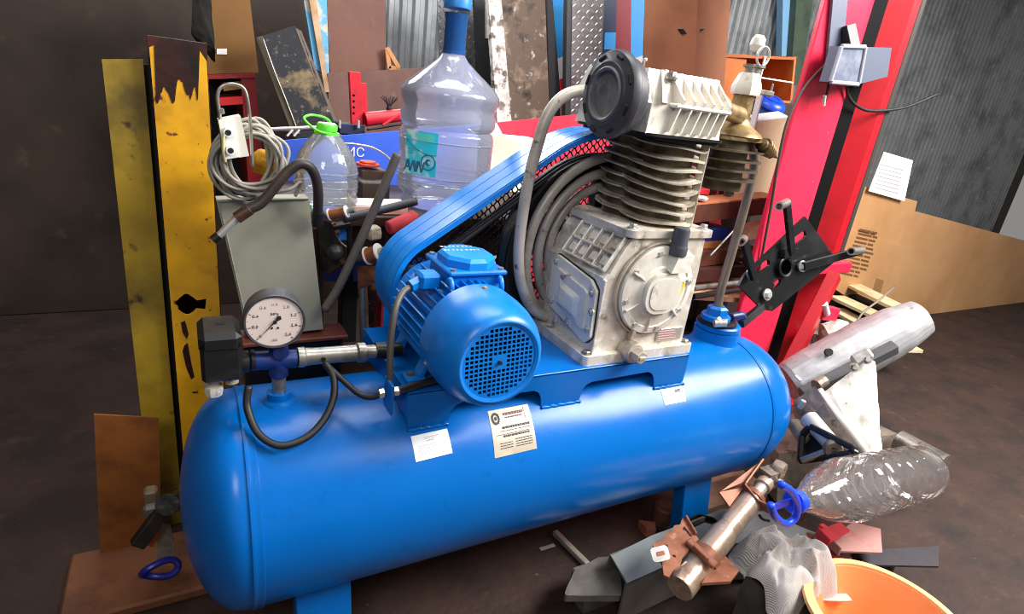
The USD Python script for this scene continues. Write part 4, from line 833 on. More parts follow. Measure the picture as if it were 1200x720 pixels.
panel('painted_board', 'narrow bare-wood strip between the blue board and the black panel', 'board', mat('bare_pine', 'c9a680', .65, 0, [('9d7a55', 8, .45, .7)]), [(358, -25), (367, -25), (386, 108), (381, 108)], 1.405, .012)
panel('fibreboard_sheet', 'upper brown fibreboard sheet at the back', 'board', M_ply, [(382, -25), (452, -25), (452, 84), (387, 86)], 1.70, .02)
panel('fibreboard_sheet', 'lower dull brown fibreboard sheet behind the red jack', 'board', mat('dull_fibreboard', '75544a', .65, 0, [('5d4039', 4, .45, .7), ('8d6d60', 10, .6, .8)], (40, .15)), [(384, 86), (512, 79), (516, 190), (388, 200)], 1.62, .02)
WF = thing('wooden_frame', 'small pine triangle frame against the grey corrugated sheet', 'frame', at(458, 70, y=1.68))
M_pine = mat('orange_pine', 'c98d5c', .6, 0, [('a66a3c', 12, .5, .75)])
part(WF, 'bar', bar(at(453, 56, y=1.67), at(467, 80, y=1.67), .02, .02), M_pine); part(WF, 'bar', bar(at(453, 57, y=1.67), at(456, 81, y=1.67), .016, .02), M_pine); part(WF, 'bar', bar(at(455, 80, y=1.67), at(468, 80, y=1.67), .016, .02), M_pine)

def checker(name, label, px, y, cells, m, mw, tread):
    """steel tread plate: a sheet with raised diagonal lozenges"""
    P = [at(a, b, y=y) for a, b in px]; t = thing(name, label, 'tread plate', V(*P[-1][:2], P[-1][2]))
    part(t, 'sheet', slab(P, Y, .006), m); n, k = cells; ms = []
    for i in range(n):
        for j in range(k):
            u, v_ = (i + .5) / n, (j + .5) / k
            c = (P[0] * (1 - u) + P[1] * u) * (1 - v_) + (P[3] * (1 - u) + P[2] * u) * v_
            s = 1 if (i + j) % 2 else -1; d = V(.009, 0, .009 * s)
            ms.append(hull([c - d, c + d, c + V(-.003 * s, 0, .003), c - V(-.003 * s, 0, .003), c - d * .5 - Y * .002, c + d * .5 - Y * .002]))
    part(t, 'tread', join(ms), mw, False, kind='stuff')
    return t
M_tread = mat('grey_tread_steel', '7d7f80', .42, .5, [('5c5e5f', 8, .45, .7), ('b9babb', 30, .6, .75)]); M_treadw = mat('worn_tread_steel', 'b4b6b7', .35, .6)
checker('tread_plate', 'grey tread plate partly hidden behind the water jug neck', [(512, -20), (556, -20), (560, 130), (516, 130)], 1.72, (9, 26), M_tread, M_tread, 0)
panel('black_sheet', 'black board standing right of the jug neck', 'board', mat('blue_black_board', '25272c', .5), [(555, -20), (572, -20), (576, 140), (562, 140)], 1.60, .02)
single('steel_tube', cyl(at(570, -20, y=1.50), at(571, 45, y=1.5), .009), M_steelw, 'thin bright tube above the dark wheel edge, right of the jug neck', 'tube')
ML = mat('mottled_slate', '6b5a4c', .7, 0, [('b59f88', 7, .52, .66, 8), ('2f2722', 10, .54, .66, 8), ('d8d0c4', 26, .62, .7, 6, .8)], (30, .5, .004))
ST = thing('stone_slab', 'tall mottled brown stone-patterned slab standing behind the jug', 'slab', at(607, 140, y=1.40))
part(ST, 'face', pslab([(585, -20), (638, -20), (645, 160), (600, 160)], 1.40, .03), ML)
part(ST, 'white_edge', pslab([(571, -20), (586, -20), (601, 160), (584, 160)], 1.39, .03), mat('flaking_white_edge', 'e6e2dc', .65, 0, [('6f665c', 24, .52, .6, 6), ('a8a095', 9, .55, .7)], (40, .4, .003)))
panel('black_sheet', 'narrow black board right of the mottled stone slab', 'board', mat('charcoal_board', '202226', .5), [(641, -20), (646, -20), (656, 100), (657, 150), (644, 150)], 1.42, .02)
SP = thing('striped_banner', 'sky-blue, white and red striped board right of the stone slab', 'board', at(660, 130, y=1.55))
M_sky = mat('sky_blue_print', '2f9be6', .45); 
part(SP, 'blue_band', pslab([(644, -20), (666, -20), (667, 63), (653, 69)], 1.55, .015), M_sky)
part(SP, 'white_band', pslab([(653, 69), (667, 63), (668, 88), (656, 93)], 1.55, .015), M_pwhite)
part(SP, 'red_band', pslab([(656, 93), (668, 88), (670, 140), (660, 140)], 1.55, .015), M_pred)
checker('tread_plate', 'bright folded tread plate standing left of the black air filter', [(671, -20), (709, -20), (701, 170), (668, 170)], 1.36, (7, 28), mat('bright_tread_steel', '9c9fa1', .36, .5, [('77797b', 9, .45, .7)]), mat('bright_worn_tread', 'd8dadb', .3, .6), 0)
panel('steel_fold', 'dark grey folded edge of the bright tread plate', 'steel strip', mat('dark_grey_steel', '55585a', .45, .4), [(665, -20), (671.5, -20), (669, 170), (662, 170)], 1.365, .03)
PK = thing('advert_board', 'dark blue, red and sky-blue striped board behind the air filter', 'board', at(730, 130, y=1.62))
part(PK, 'navy_band', pslab([(708, -20), (723, -20), (721, 110), (704, 110)], 1.62, .015), mat('navy_print', '12284a', .45))
part(PK, 'red_band', pslab([(723, -20), (740, -20), (738, 110), (721, 110)], 1.62, .015), mat('crimson_print', '8c1424', .45))
part(PK, 'sky_band', pslab([(740, -20), (757, -20), (756, 64), (739, 70)], 1.62, .015), M_sky)
part(PK, 'pale_band', pslab([(739, 70), (756, 64), (755, 110), (738, 110)], 1.62, .015), mat('pale_grey_print2', 'd2cfc9', .5))
part(PK, 'blue_patch', pslab([(709, 38), (722, 38), (721, 58), (708, 58)], 1.617, .002), M_sky)
single('packet', cham((.92, .80, bz), (1.11, .855, 1.08), .004), mat('cream_packet', 'e9dfc6', .6, 0, [('d8c25a', 12, .6, .75), ('cfc4ae', 5, .5, .7)]), 'cream paper packet behind the top of the belt guard', 'packet')
BC = thing('cardboard_sheet', 'creased brown cardboard carton above the cylinder head', 'carton', at(800, 120, y=1.1))
M_kraft = mat('kraft_cardboard', 'a8704f', .7, 0, [('8d5a3c', 3, .45, .7)], (10, .2))
part(BC, 'panel', slab([at(757, -20, y=1.12), at(818, -20, y=1.06), at(812, 150, y=1.06), at(752, 150, y=1.12)], Y, .01), M_kraft)
part(BC, 'panel', slab([at(818, -20, y=1.06), at(858, -20, y=1.16), at(842, 150, y=1.16), at(812, 150, y=1.06)], Y, .01), M_kraft)
part(BC, 'top_tape', slab([at(795, 34, y=1.075), at(826, 34, y=1.07), at(818, 39, y=1.066), at(800, 40, y=1.07)], Y, .004), M_dark)

# ---- right of the pump: shelf rack and boxes
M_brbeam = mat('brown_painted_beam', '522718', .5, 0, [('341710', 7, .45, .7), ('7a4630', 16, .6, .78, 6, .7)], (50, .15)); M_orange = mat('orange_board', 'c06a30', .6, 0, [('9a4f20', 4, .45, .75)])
OB = thing('open_cabinet', 'open orange-brown wooden box on its side at the back right', 'box', at(890, 115, y=1.25))
o = [at(843, 63, y=1.25), at(931, 67, y=1.25), at(926, 118, y=1.25), at(838, 118, y=1.25)]
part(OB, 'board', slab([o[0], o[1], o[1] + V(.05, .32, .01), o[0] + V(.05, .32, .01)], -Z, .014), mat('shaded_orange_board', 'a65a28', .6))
part(OB, 'board', slab([o[1], o[2], o[2] + V(.03, .32, 0), o[1] + V(.03, .32, 0)], X, .014), M_orange)
part(OB, 'door', slab([o[0], at(876, 64, y=1.27), at(868, 118, y=1.27), o[3]], Y, .014), M_orange)
part(OB, 'board', slab([p + V(.04, .32, 0) for p in o], Y, .01), M_orange)
part(OB, 'board', slab([o[3], o[2], o[2] + V(.04, .32, 0), o[3] + V(.04, .32, 0)], -Z, .014), M_orange)
part(OB, 'white_edge', bar(at(897, 66, y=1.24), at(891, 90, y=1.24), .012, .01, Y), M_paper)
part(OB, 'white_edge', bar(at(891, 91, y=1.24), at(929, 97, y=1.24), .008, .01, Y), M_paper)
panel('steel_post', 'light-blue steel post on the corrugated wall, left of the red column', 'post', mat('pale_blue_steel', '7fb1d8', .5), [(918, -20), (931, -20), (926, 66), (916, 66)], 2.0, .05)
panel('steel_post', 'dark green steel post beside the red column', 'post', mat('dark_green_steel', '4c5c4c', .5, 0, [('37453a', 8, .5, .7)]), [(935, -20), (956, -20), (938, 100), (926, 100)], 1.95, .05)
BK = thing('plastic_canister', 'bright blue round-lidded canister right of the brass valve', 'canister', at(902, 140, y=1.0))
cc = at(903, 122, y=1.0)
M_bblue = mat('bright_blue_plastic', '1d4fd8', .35)
part(BK, 'body', lathe([(0, -.1), (.05, -.1), (.055, -.02), (.055, -.005), (0, -.005)], cc, Z, 32), mat('azure_plastic', '2f7fe6', .35))
part(BK, 'lid', lathe([(0, -.01), (.072, -.012), (.076, -.006), (.074, .006), (.064, .02), (.05, .026), (0, .028)], cc, unit(V(-.05, -.45, 1)), 36), M_bblue)
part(BK, 'lid_ring', lathe([(.03, .026), (.048, .026), (.048, .031), (.03, .031), (.03, .026)], cc, unit(V(-.05, -.45, 1)), 32), M_bblue)
CU = thing('cupboard', 'dark brown cupboard under the open orange box at the back right', 'cupboard', (2.6, 1.4, 0))
zo = o[3][2] - .016
part(CU, 'carcass', cham((o[3][0] - .05, 1.24, 0), (o[2][0] + .15, 1.62, zo), .006), M_wallboard)
part(CU, 'door', cham((o[3][0] - .03, 1.225, .08), ((o[3][0] + o[2][0]) / 2 + .04, 1.24, zo - .05), .004), M_wallboard)
part(CU, 'door', cham(((o[3][0] + o[2][0]) / 2 + .06, 1.225, .08), (o[2][0] + .13, 1.24, zo - .05), .004), M_wallboard)
DB = single('dark_crate', cham(V(at(905, 155, y=1.0)[0], 1.0, 0), at(930, 122, y=1.0) + V(.1, .2, 0), .01), mat('dark_brown_tray', '2e211c', .6), 'tall dark brown crate beside the blue canister', 'crate')
WBx = thing('carton', 'pale cream carton standing behind the aftercooler fins', 'carton', at(905, 230, y=.85))
wq = [at(888, 143, y=.82), at(925, 138, y=.82), at(910, 228, y=.82), at(872, 236, y=.82)]
M_pale = mat('pale_cream_card', 'e2c3a0', .65, 0, [('d2ae88', 3, .45, .7)])
part(WBx, 'body', slab(wq, Y, .09), M_pale)
part(WBx, 'top_flap', slab([wq[0], wq[1], wq[1] + V(.02, .085, .02), wq[0] + V(.02, .085, .02)], Z, .004), M_paper)
part(WBx, 'lid_box', cham(at(884, 150, y=.80), at(893, 108, y=.80) + V(0, .02, 0), .003), M_paper)

RK = thing('shelf_rack', 'low brown wooden rack with slanting beams right of the pump', 'rack', (1.55, .6, 0))
def beam(a, b, h, ya, yb, d=.12):
    p0, p1 = at(*a, y=ya), at(*b, y=yb); return slab([p0, p1, p1 + V(0, 0, -h), p0 + V(0, 0, -h)], Y, d)
part(RK, 'beam', beam((800, 242), (910, 232), .07, .52, .62), M_brbeam)
part(RK, 'beam_top', slab([at(800, 242, y=.52), at(910, 232, y=.62), at(910, 232, y=.62) + V(.02, .1, .002), at(800, 242, y=.52) + V(.0, .1, .002)], Z, .006), mat('orange_brown_wood', 'b06a44', .6, 0, [('8a4c2e', 10, .5, .7)]))
part(RK, 'beam', beam((800, 298), (888, 290), .06, .50, .60), M_brbeam)
part(RK, 'beam', beam((805, 318), (880, 312), .05, .46, .56), mat('dark_oxblood_beam', '3a1a14', .5))
part(RK, 'shelf_board', beam((805, 287), (848, 282), .035, .56, .60, .1), mat('tan_board', 'a4683c', .6))
part(RK, 'post', bar(V(1.33, .66, 0), V(1.33, .66, 1.02), .05, .05), M_brbeam); part(RK, 'post', bar(V(1.98, .74, 0), V(1.98, .74, .98), .05, .05), M_brbeam)
part(RK, 'dust_board', beam((800, 345), (905, 352), .02, .40, .5, .3), mat('bare_dusty_board', 'b98a66', .75, 0, [('7c5640', 8, .48, .7)]))
part(RK, 'thin_strut', bar(at(862, 268, y=.5), at(832, 300, y=.5), .008, .008), M_steel)
single('blue_book', cham(at(808, 284, y=.60), at(858, 268, y=.60) + V(0, .1, 0), .004), mat('navy_blue_cover', '16307c', .5), 'dark blue flat box lying between the brown beams', 'box')
RD = thing('red_block', 'red steel stop block standing on the brown beam', 'block', at(822, 232, y=.58))
part(RD, 'block', join(cham(at(812, 228, y=.58), at(833, 222, y=.58) + V(0, .06, 0), .003), slab([at(814, 222, y=.59), at(827, 219, y=.59), at(826, 207, y=.59), at(817, 206, y=.59)], Y, .04)), M_jred)
WN = single('white_cup', lathe([(0, 0), (.024, 0), (.028, .008), (.02, .014), (0, .016)], at(821, 234, y=.56), Z, 24), M_white, 'small white flat cup on the brown beam', 'cup')
for k, (a, b) in enumerate((((812, 338), (880, 330)), ((812, 348), (905, 334)))):
    single('steel_tube', cyl(at(*a, y=.32), at(*b, y=.42), .011), M_steel if k == 0 else M_blackg, ('bright grey tube low behind the riser pipe', 'dark tube low behind the riser pipe, under the bright tube')[k], 'tube')
BG = single('paper_bundle', rough(hull([at(868, 262, y=.62), at(893, 258, y=.62), at(890, 280, y=.6), at(872, 282, y=.6), at(880, 262, y=.68), at(884, 280, y=.68)]), .015, .004, 50), mat('pale_paper', 'e0bd98', .7), 'crumpled pale paper behind the riser pipe', 'paper')
single('cardboard_offcut', cham((1.5, .05, .0), (2.1, .5, .012), .002), mat('dusty_cardboard', 'b08a6a', .8, 0, [('7d5f48', 6, .45, .7)]), 'dusty flattened cardboard on the floor under the red column', 'cardboard')
single('cross_stand', join(bar(at(895, 262, y=.50), at(872, 340, y=.52), .02, .02), bar(at(868, 300, y=.52), at(893, 330, y=.50), .02, .02)), mat('brown_oiled_steel', '3d2a22', .45, .3), 'crossed dark brown steel legs left of the red column', 'stand')

# ---- red lift column
M_red = mat('red_column_paint', 'e42c4a', .3, 0, [('d02440', 3, .5, .8), ('f0d8d8', 60, .73, .76, 3, .5)], (80, .05)); M_red2 = mat('deep_red_paint', 'b80c1e', .4, 0, [('930a16', 5, .5, .75)])
RCn = thing('lift_column', 'tall glossy red steel lift column with an open channel', 'column', (2.25, .6, 0))
outer = Polygon([(1.972, .424), (1.976, .42), (2.215, .42), (2.25, .428), (2.275, .45), (2.275, .462), (1.974, .44)])
part(RCn, 'main_post', prism(outer, np.eye(4), 2.7), M_red, 40)
part(RCn, 'channel_back', cham((2.25, .52, 0), (2.56, .535, 2.7), .002), M_red2)  # deeper red puts the shade of the recess into the channel colour
part(RCn, 'channel_side', cham((2.262, .462, 0), (2.274, .52, 2.7), .002), M_red2)
part(RCn, 'channel_side', prism(Polygon([(2.45, .52), (2.535, .452), (2.58, .452), (2.58, .535), (2.45, .535)]), np.eye(4), 2.7), M_red2)
part(RCn, 'rubber_rail', cham((2.277, .448, 0), (2.368, .515, 2.65), .004), mat('black_rail', '070606', .7, spec=.1))  # rail widened in flat black to paint in the dark of the recess
part(RCn, 'edge_strip', cham((2.582, .45, 0), (2.612, .47, 2.65), .003), mat('grey_brown_edge', '4a423e', .45, .3))
part(RCn, 'base_plate', cham((1.8, .36, 0), (2.7, .85, .018), .003), M_red2)
b0, b1 = at(978, 322, y=.36), at(916, 446, y=.30)
part(RCn, 'diagonal_brace', bar(b0, b1, .085, .05, V(.5, -1, .2), .004), M_red2)
part(RCn, 'cross_tube', bar(at(940, 315, y=.39), at(992, 312, y=.39), .05, .05, Z, .006), M_red)
part(RCn, 'foot_bracket', bar(at(962, 366, y=.33), at(978, 368, y=.33), .04, .06, Z, .004), M_red)
part(RCn, 'bracket_pin', cyl(at(966, 356, y=.31), at(969, 368, y=.31), .014), M_white)
LM = thing('floodlight', 'grey square floodlight mounted on the red column', 'floodlight', at(990, 75, y=.36))
M_lamp = mat('slate_blue_housing', '5d6374', .45, .1); lf = [at(985, 54, y=.33), at(1013, 55, y=.33), at(1005, 99, y=.33), at(972, 96, y=.33)]
fm = np.mean(lf, 0)
def scl(P, s, dy=0): return [fm + (p - fm) * s + V(0, dy, 0) for p in P]
part(LM, 'housing', hull(scl(lf, 1.0) + scl(lf, 1.0, .04) + [at(1045, 56, y=.42), at(1040, 88, y=.42), at(1045, 56, y=.36), at(1040, 90, y=.36)]), M_lamp, False)
for i in range(4): part(LM, 'frame_bar', bar(scl(lf, 1.0, -.004)[i], scl(lf, 1.0, -.004)[(i + 1) % 4], .014, .012, Y, .003), mat('pale_frame', '9a9ca6', .4, .1) if i == 0 else 'x' and UsdShade.Material.Get(stage, '/World/Looks/pale_frame'))
part(LM, 'front_glass', slab(scl(lf, .88, -.003), Y, .002), mat('grey_lens', '6c7384', .15, 0, [('9a9eac', 8, .5, .75)]))
part(LM, 'wall_plate', slab([at(975, -20, y=.415), at(992, -20, y=.415), at(983, 80, y=.415), at(966, 80, y=.415)], -Y, .01), M_lamp)
part(LM, 'bracket', bar(at(993, 30, y=.40), at(999, 58, y=.37), .05, .03, Y), M_black)
part(LM, 'dangling_lead', tube([at(972, 95, y=.36), at(969, 110, y=.37), at(966, 122, y=.37)], .005, 8), M_rubber, True); part(LM, 'lead_tip', cyl(at(966.5, 112, y=.36), at(965, 124, y=.36), .006), M_pipe)
single('black_cable', tube([at(970, 74, y=.405), at(955, 88, y=.40), at(938, 110, y=.40), at(922, 145, y=.40), at(912, 190, y=.40), at(904, 240, y=.405), at(893, 300, y=.41), at(885, 340, y=.42)], .0055, 8), mat('brown_black_cable', '4a3a34', .5), 'thin dark cable sagging down the left edge of the red column', 'cable', True)
single('black_cable', tube([at(992, 96, y=.40), at(994, 112, y=.41), at(1004, 124, y=.42), at(1022, 130, y=.43), at(1060, 126, y=.44), at(1100, 110, y=.45)], .006, 8), M_rubber, 'thick black cable looping below the grey floodlight', 'cable', True)

# ---- black arm bracket leaning between tank and red column
by_ = .12
M_brk = mat('satin_black_steel', '161618', .35, .4, [('4c4c4e', 25, .62, .75), ('2a2a2c', 8, .5, .75)])
BR = thing('adapter_bracket', 'black steel plate with pipe-ended arms leaning against the red column', 'bracket', at(905, 330, y=by_))
pl = [at(944, 254, y=by_ + .06), at(981, 306, y=by_ + .02), at(903, 365, y=by_ - .04), at(880, 330, y=by_ + .01)]
bo = pl[0]; Mb = fr(bo, pl[1] - pl[0], pl[3] - pl[0])
def b2(px_, py_):     # on the plate's own plane
    d = (px_ - 600) / FPX * RIGHT - (py_ - 360) / FPX * UP + FWD; n = Mb[:3, 2]; t = ((bo - EYE) @ n) / (d @ n); return EYE + d * t
def bl(px_, py_): q_ = np.linalg.inv(Mb) @ np.append(b2(px_, py_), 1); return (q_[0], q_[1])
bp = Polygon([bl(*p) for p in [(944, 254), (981, 305), (905, 365), (894, 363), (866, 335), (873, 322)]])
slots = unary_union([LineString([bl(930, 284), bl(942, 275)]).buffer(.013), LineString([bl(889, 316), bl(899, 309)]).buffer(.013), LineString([bl(908, 335), bl(913, 330)]).buffer(.010), Point(bl(917, 313)).buffer(.034)])
sgn = 1 if Mb[:3, 2] @ (EYE - bo) > 0 else -1
nB = Mb[:3, 2] * sgn
part(BR, 'plate', prism(bp.difference(slots), Mb, -.010 * sgn) if sgn < 0 else prism(bp.difference(slots), Mb, .010), M_brk)
c = b2(917, 313); part(BR, 'bearing_ring', lathe([(.026, -.03), (.036, -.03), (.036, .014), (.032, .016), (.026, .014), (.026, -.03)], c, nB, 32), M_brk)
part(BR, 'bearing_core', cyl(c - nB * .03, c - nB * .028, .03), M_dark)
def arm(a, b, tipv, w=.028):
    p0, p1 = b2(*a) + nB * .02, at(*b, y=by_ - .03) if False else b2(*b) + nB * .05
    part(BR, 'arm', bar(p0, p1, w, .014, nB, .002), M_brk)
    e = b2(*tipv) + nB * .075
    part(BR, 'arm_end_tube', pipe_open(p1, e, .0135, .0045), M_steel)
arm((922, 298), (906, 238), (889, 243)); arm((935, 312), (994, 293), (973, 294)); arm((878, 326), (856, 280), (845, 283))
part(BR, 'arm_foot', bar(b2(913, 297) + nB * .012, b2(929, 296) + nB * .012, .03, .022, nB), M_brk)
part(BR, 'tail_bar', bar(b2(893, 360), at(868, 380, y=.06), .026, .02, nB), M_brk)
for p in ((937, 312), (896, 345), (877, 320)):
    part(BR, 'stud', join(cyl(b2(*p), b2(*p) + nB * .018, .011, n=14), bolt(b2(*p) + nB * .01, nB, .014, .012)), M_steelw)

# ---- boxes and pallet at the far right
PX = thing('printed_carton', 'stack of printed brown cartons right of the red column', 'carton', (3.5, .95, .3))
M_carton = mat('printed_kraft', 'c99a6a', .65, 0, [('b98756', 2, .4, .7)])
part(PX, 'carton', pslab([(1000, 215), (1075, 236), (1062, 292), (990, 268)], 1.06, .35), M_carton)
part(PX, 'carton', pslab([(990, 267), (1062, 291), (1040, 380), (965, 330)], 1.05, .35), M_carton)
part(PX, 'carton', pslab([(1063, 245), (1230, 290), (1230, 410), (1042, 372)], 1.07, .4), M_carton)
pr_ = []
for k in range(12):
    a0 = 1008 - k * 2.1; b0_ = 268 + k * 4.6; L_ = 19 - 6 * rng.random()
    pr_.append(slab([at(a0, b0_, y=1.049), at(a0 + L_, b0_ + L_ * .22, y=1.049), at(a0 + L_ - .6, b0_ + 2.4 + L_ * .22, y=1.049), at(a0 - .6, b0_ + 2.4, y=1.049)], Y, .0012)); a1 = a0 + L_ + 1.2; L2 = 5 + 5 * rng.random(); b1_ = b0_ + (L_ + 1.2) * .22
    pr_.append(slab([at(a1, b1_, y=1.049), at(a1 + L2, b1_ + L2 * .22, y=1.049), at(a1 + L2 - .6, b1_ + 2.4 + L2 * .22, y=1.049), at(a1 - .6, b1_ + 2.4, y=1.049)], Y, .0012))
part(PX, 'carton_lettering', join(pr_), mat('brown_print', '6e4a2c', .7), False)
part(PX, 'carton_lettering', join(slab([at(1027, 326, y=1.049), at(1036, 329, y=1.049), at(1032, 343, y=1.049), at(1023, 340, y=1.049)], Y, .0008), ), mat('brown_print_pale', '9a7048', .7), False)
PPr = thing('paper_notice', 'white printed paper sheet beside the dark column edge at the far right', 'paper', at(1030, 215, y=1.04))
part(PPr, 'sheet', pslab([(1036, 178), (1070, 188), (1060, 236), (1018, 224)], 1.035, .003), M_paper)
part(PPr, 'sheet_print', join([pslab([(1031 - k, 192 + 4.5 * k), (1058 - k, 199 + 4.5 * k), (1058 - k, 200.2 + 4.5 * k), (1031 - k, 193.2 + 4.5 * k)], 1.034, .0006) for k in range(7)]), M_inkfade, False)
PLt = thing('pallet', 'pale wooden pallet lying under the cartons at the far right', 'pallet', at(1000, 370, z=.2))
M_palew = mat('pale_pallet_wood', 'e3cfa6', .65, 0, [('c9ab7a', 6, .45, .7)])
for k, (a, b) in enumerate((((985, 327), (1075, 372)), ((980, 348), (1075, 392)), ((978, 362), (1070, 412)))):
    p0, p1 = at(*a, z=.30 - .06 * k), at(*b, z=.30 - .06 * k)
    part(PLt, 'pallet_board', bar(p0, p1, .13, .02, Z), M_palew)
part(PLt, 'pallet_block', bar(at(985, 345, z=.2), at(1075, 390, z=.2), .1, .08, Z), M_dark)
single('thin_rod', tube([at(1050, 335, z=.42), at(1030, 352, z=.36), at(1012, 366, z=.3), at(1002, 380, z=.25)], .006, 8), M_pipe2, 'thin bent grey rod in front of the pallet', 'rod', True)

# ---- scrap pile right of the tank: castings
M_cast = mat('silver_gearbox_casting', 'b4b4b5', .42, .3, [('8d8b88', 7, .45, .7, 6), ('6a5f54', 18, .66, .77, 6)], (80, .25)); M_cast2 = mat('pale_gearbox_casting', 'bab6af', .45, .3, [('8f897f', 9, .5, .72, 6), ('6a5a48', 30, .67, .74, 6)], (80, .2)); M_cast3 = mat('brownish_casting', '8a7d70', .45, .4, [('5f5347', 10, .45, .7), ('3a3029', 24, .6, .74)], (80, .25))
def chunk(px, off, amp=.003, e=.02, sc=30, seed=0):
    """a casting: pixels with their depth plane x=, thickened by off"""
    P = [at(a, b, x=xx) for a, b, xx in px]; return rough(hull(P + [p + off for p in P]), e, amp, sc, seed)
def perp_(p, q): return p + q
M_gsheet_dark = mat('dark_grey_casting', '5a5c5e', .45, .3)
G1 = thing('gearbox_casting', 'long smooth silver gearbox housing lying against the red brace', 'gearbox casting', at(975, 420, x=1.95))
p0, p1 = at(925, 452, x=2.02), at(1048, 388, x=2.35)
d1 = unit(p1 - p0)
part(G1, 'housing', rough(lathe([(0, 0), (.085, .0), (.092, .02), (.098, .1), (.10, .3), (.092, .45), (.07, .55), (0, .55)], p0, d1, 28), .02, .004, 18, 1), M_cast, 50)
part(G1, 'underside_bar', bar(at(938, 463, x=1.93), at(1050, 406, x=2.22), .05, .04, Y, .008), M_gsheet_dark)  # dark bar painting in the shaded lower face of the housing
part(G1, 'oval_hole', cyl(at(970, 413, x=2.07), at(970, 413, x=2.07) + V(-.008, -.010, .006), .014), M_dark)
part(G1, 'clip', bar(at(932, 440, x=1.72), at(939, 447, x=1.72), .012, .008), M_steelw)
G2 = thing('gearbox_casting', 'pale trapezoid bell-housing casting at the right edge of the pile', 'gearbox casting', at(1000, 480, x=1.99))
off = V(.10, .05, -.09)
part(G2, 'bell_housing', chunk([(963, 462, 1.84), (972, 455, 1.86), (1018, 420, 2.), (1026, 424, 2.01), (1035, 548, 1.86), (1020, 545, 1.82)], off, .004, .02, 25, 2), M_cast2, 50)
part(G2, 'rim_bar', tube([at(959, 458, x=1.83), at(975, 480, x=1.82), at(996, 506, x=1.805), at(1024, 544, x=1.8)], .016, 10), M_cast2, True)
part(G2, 'cover_lug', rough(bar(at(999, 424, x=1.94), at(1021, 413, x=1.98), .04, .03, V(-1, -.6, .5), .008), .01, .002, 50), M_cast2)
for p in ((1001, 431, 1.92), (1016, 422, 1.96)): q_ = at(p[0], p[1], x=p[2]); part(G2, 'lug_bolt', bolt(q_, unit(V(-.6, -.6, .5)), .011, .012), M_steel)
part(G2, 'ear', rough(cyl(at(956, 452, x=1.84), at(966, 446, x=1.88), .02, n=16), .01, .002, 60), M_cast3)
G3 = thing('gear_selector', 'brownish cast selector housing between the tank end and the pale bell-housing', 'car part', at(945, 500, x=1.72))
part(G3, 'bracket_body', chunk([(930, 470, 1.70), (955, 452, 1.72), (962, 470, 1.70), (1008, 530, 1.64), (998, 536, 1.63), (950, 490, 1.68), (938, 500, 1.68)], V(.06, .02, -.07), .003, .015, 40, 4), M_cast3, 50)
part(G3, 'roller', cyl(at(947, 490, x=1.63), at(976, 522, x=1.60), .028, .024, b=.004), M_cast2)
part(G3, 'roller', cyl(at(930, 496, x=1.66), at(945, 520, x=1.62), .022, .02, b=.004), M_cast3)
part(G3, 'pin', cyl(at(937, 478, x=1.66), at(942, 470, x=1.66), .008), M_steelw)
G4 = thing('engine_mount', 'dark triangular engine mount with a rubber bush, above the clear bottle', 'car part', at(960, 520, x=1.6))
tri = [at(940, 510, x=1.60), at(950, 500, x=1.60), at(1003, 527, x=1.56), at(1000, 532, x=1.555), at(937, 540, x=1.57)]
for i in range(len(tri)): part(G4, 'frame_bar', bar(tri[i], tri[(i + 1) % len(tri)], .018, .02, V(-1, -1, .5), .004), M_blackg)
part(G4, 'link_rod', cyl(at(940, 540, x=1.55), at(972, 528, x=1.57), .010), M_steel)
part(G4, 'rod_end', lathe([(.009, -.012), (.022, -.012), (.026, -.006), (.026, .006), (.022, .012), (.009, .012), (.009, -.012)], at(976, 526, x=1.57), unit(V(.6, .7, -.1)), 20), M_cast3)
part(G4, 'back_plate', chunk([(942, 512, 1.63), (955, 508, 1.63), (990, 528, 1.60), (945, 535, 1.60)], V(.02, .02, -.02), .001, .02), M_dark)
G5 = thing('alternator', 'dirty white cast alternator on the floor at the foot of the red column', 'car part', at(975, 385, x=2.25))
part(G5, 'body', rough(lathe([(0, 0), (.05, 0), (.07, .015), (.075, .09), (.06, .12), (.03, .13), (0, .13)], at(962, 398, x=2.5), unit(V(.6, -.4, .3)), 24), .015, .006, 40, 7), mat('dirty_white_casting', 'd6cfc6', .5, .2, [('7c6f63', 12, .52, .68, 6), ('3d332b', 20, .6, .72, 6)], (80, .3)), 50)
part(G5, 'ear', rough(cyl(at(955, 372, x=2.46), at(952, 392, x=2.44), .022), .01, .003, 60), M_cast3)
part(G5, 'stem', cyl(at(945, 388, x=2.5), at(942, 408, x=2.46), .03, .035), M_cast3)
G6 = thing('gearbox_casting', 'dark oily lower gearbox casting hidden under the pile', 'gearbox casting', (2.0, 0, 0))
part(G6, 'housing', rough(hull([(1.72, -.12, .015), (2.35, -.2, .015), (2.35, .0, .015), (2.1, .2, .015), (1.8, .2, .015), (1.76, -.05, .16), (2.3, -.15, .2), (2.3, .12, .2), (1.84, .12, .16)]), .05, .012, 12, 9), M_cast3, 50)
part(G6, 'stub_shaft', cyl((2.25, -.18, .2), (2.25, -.34, .2), .04), M_steel)

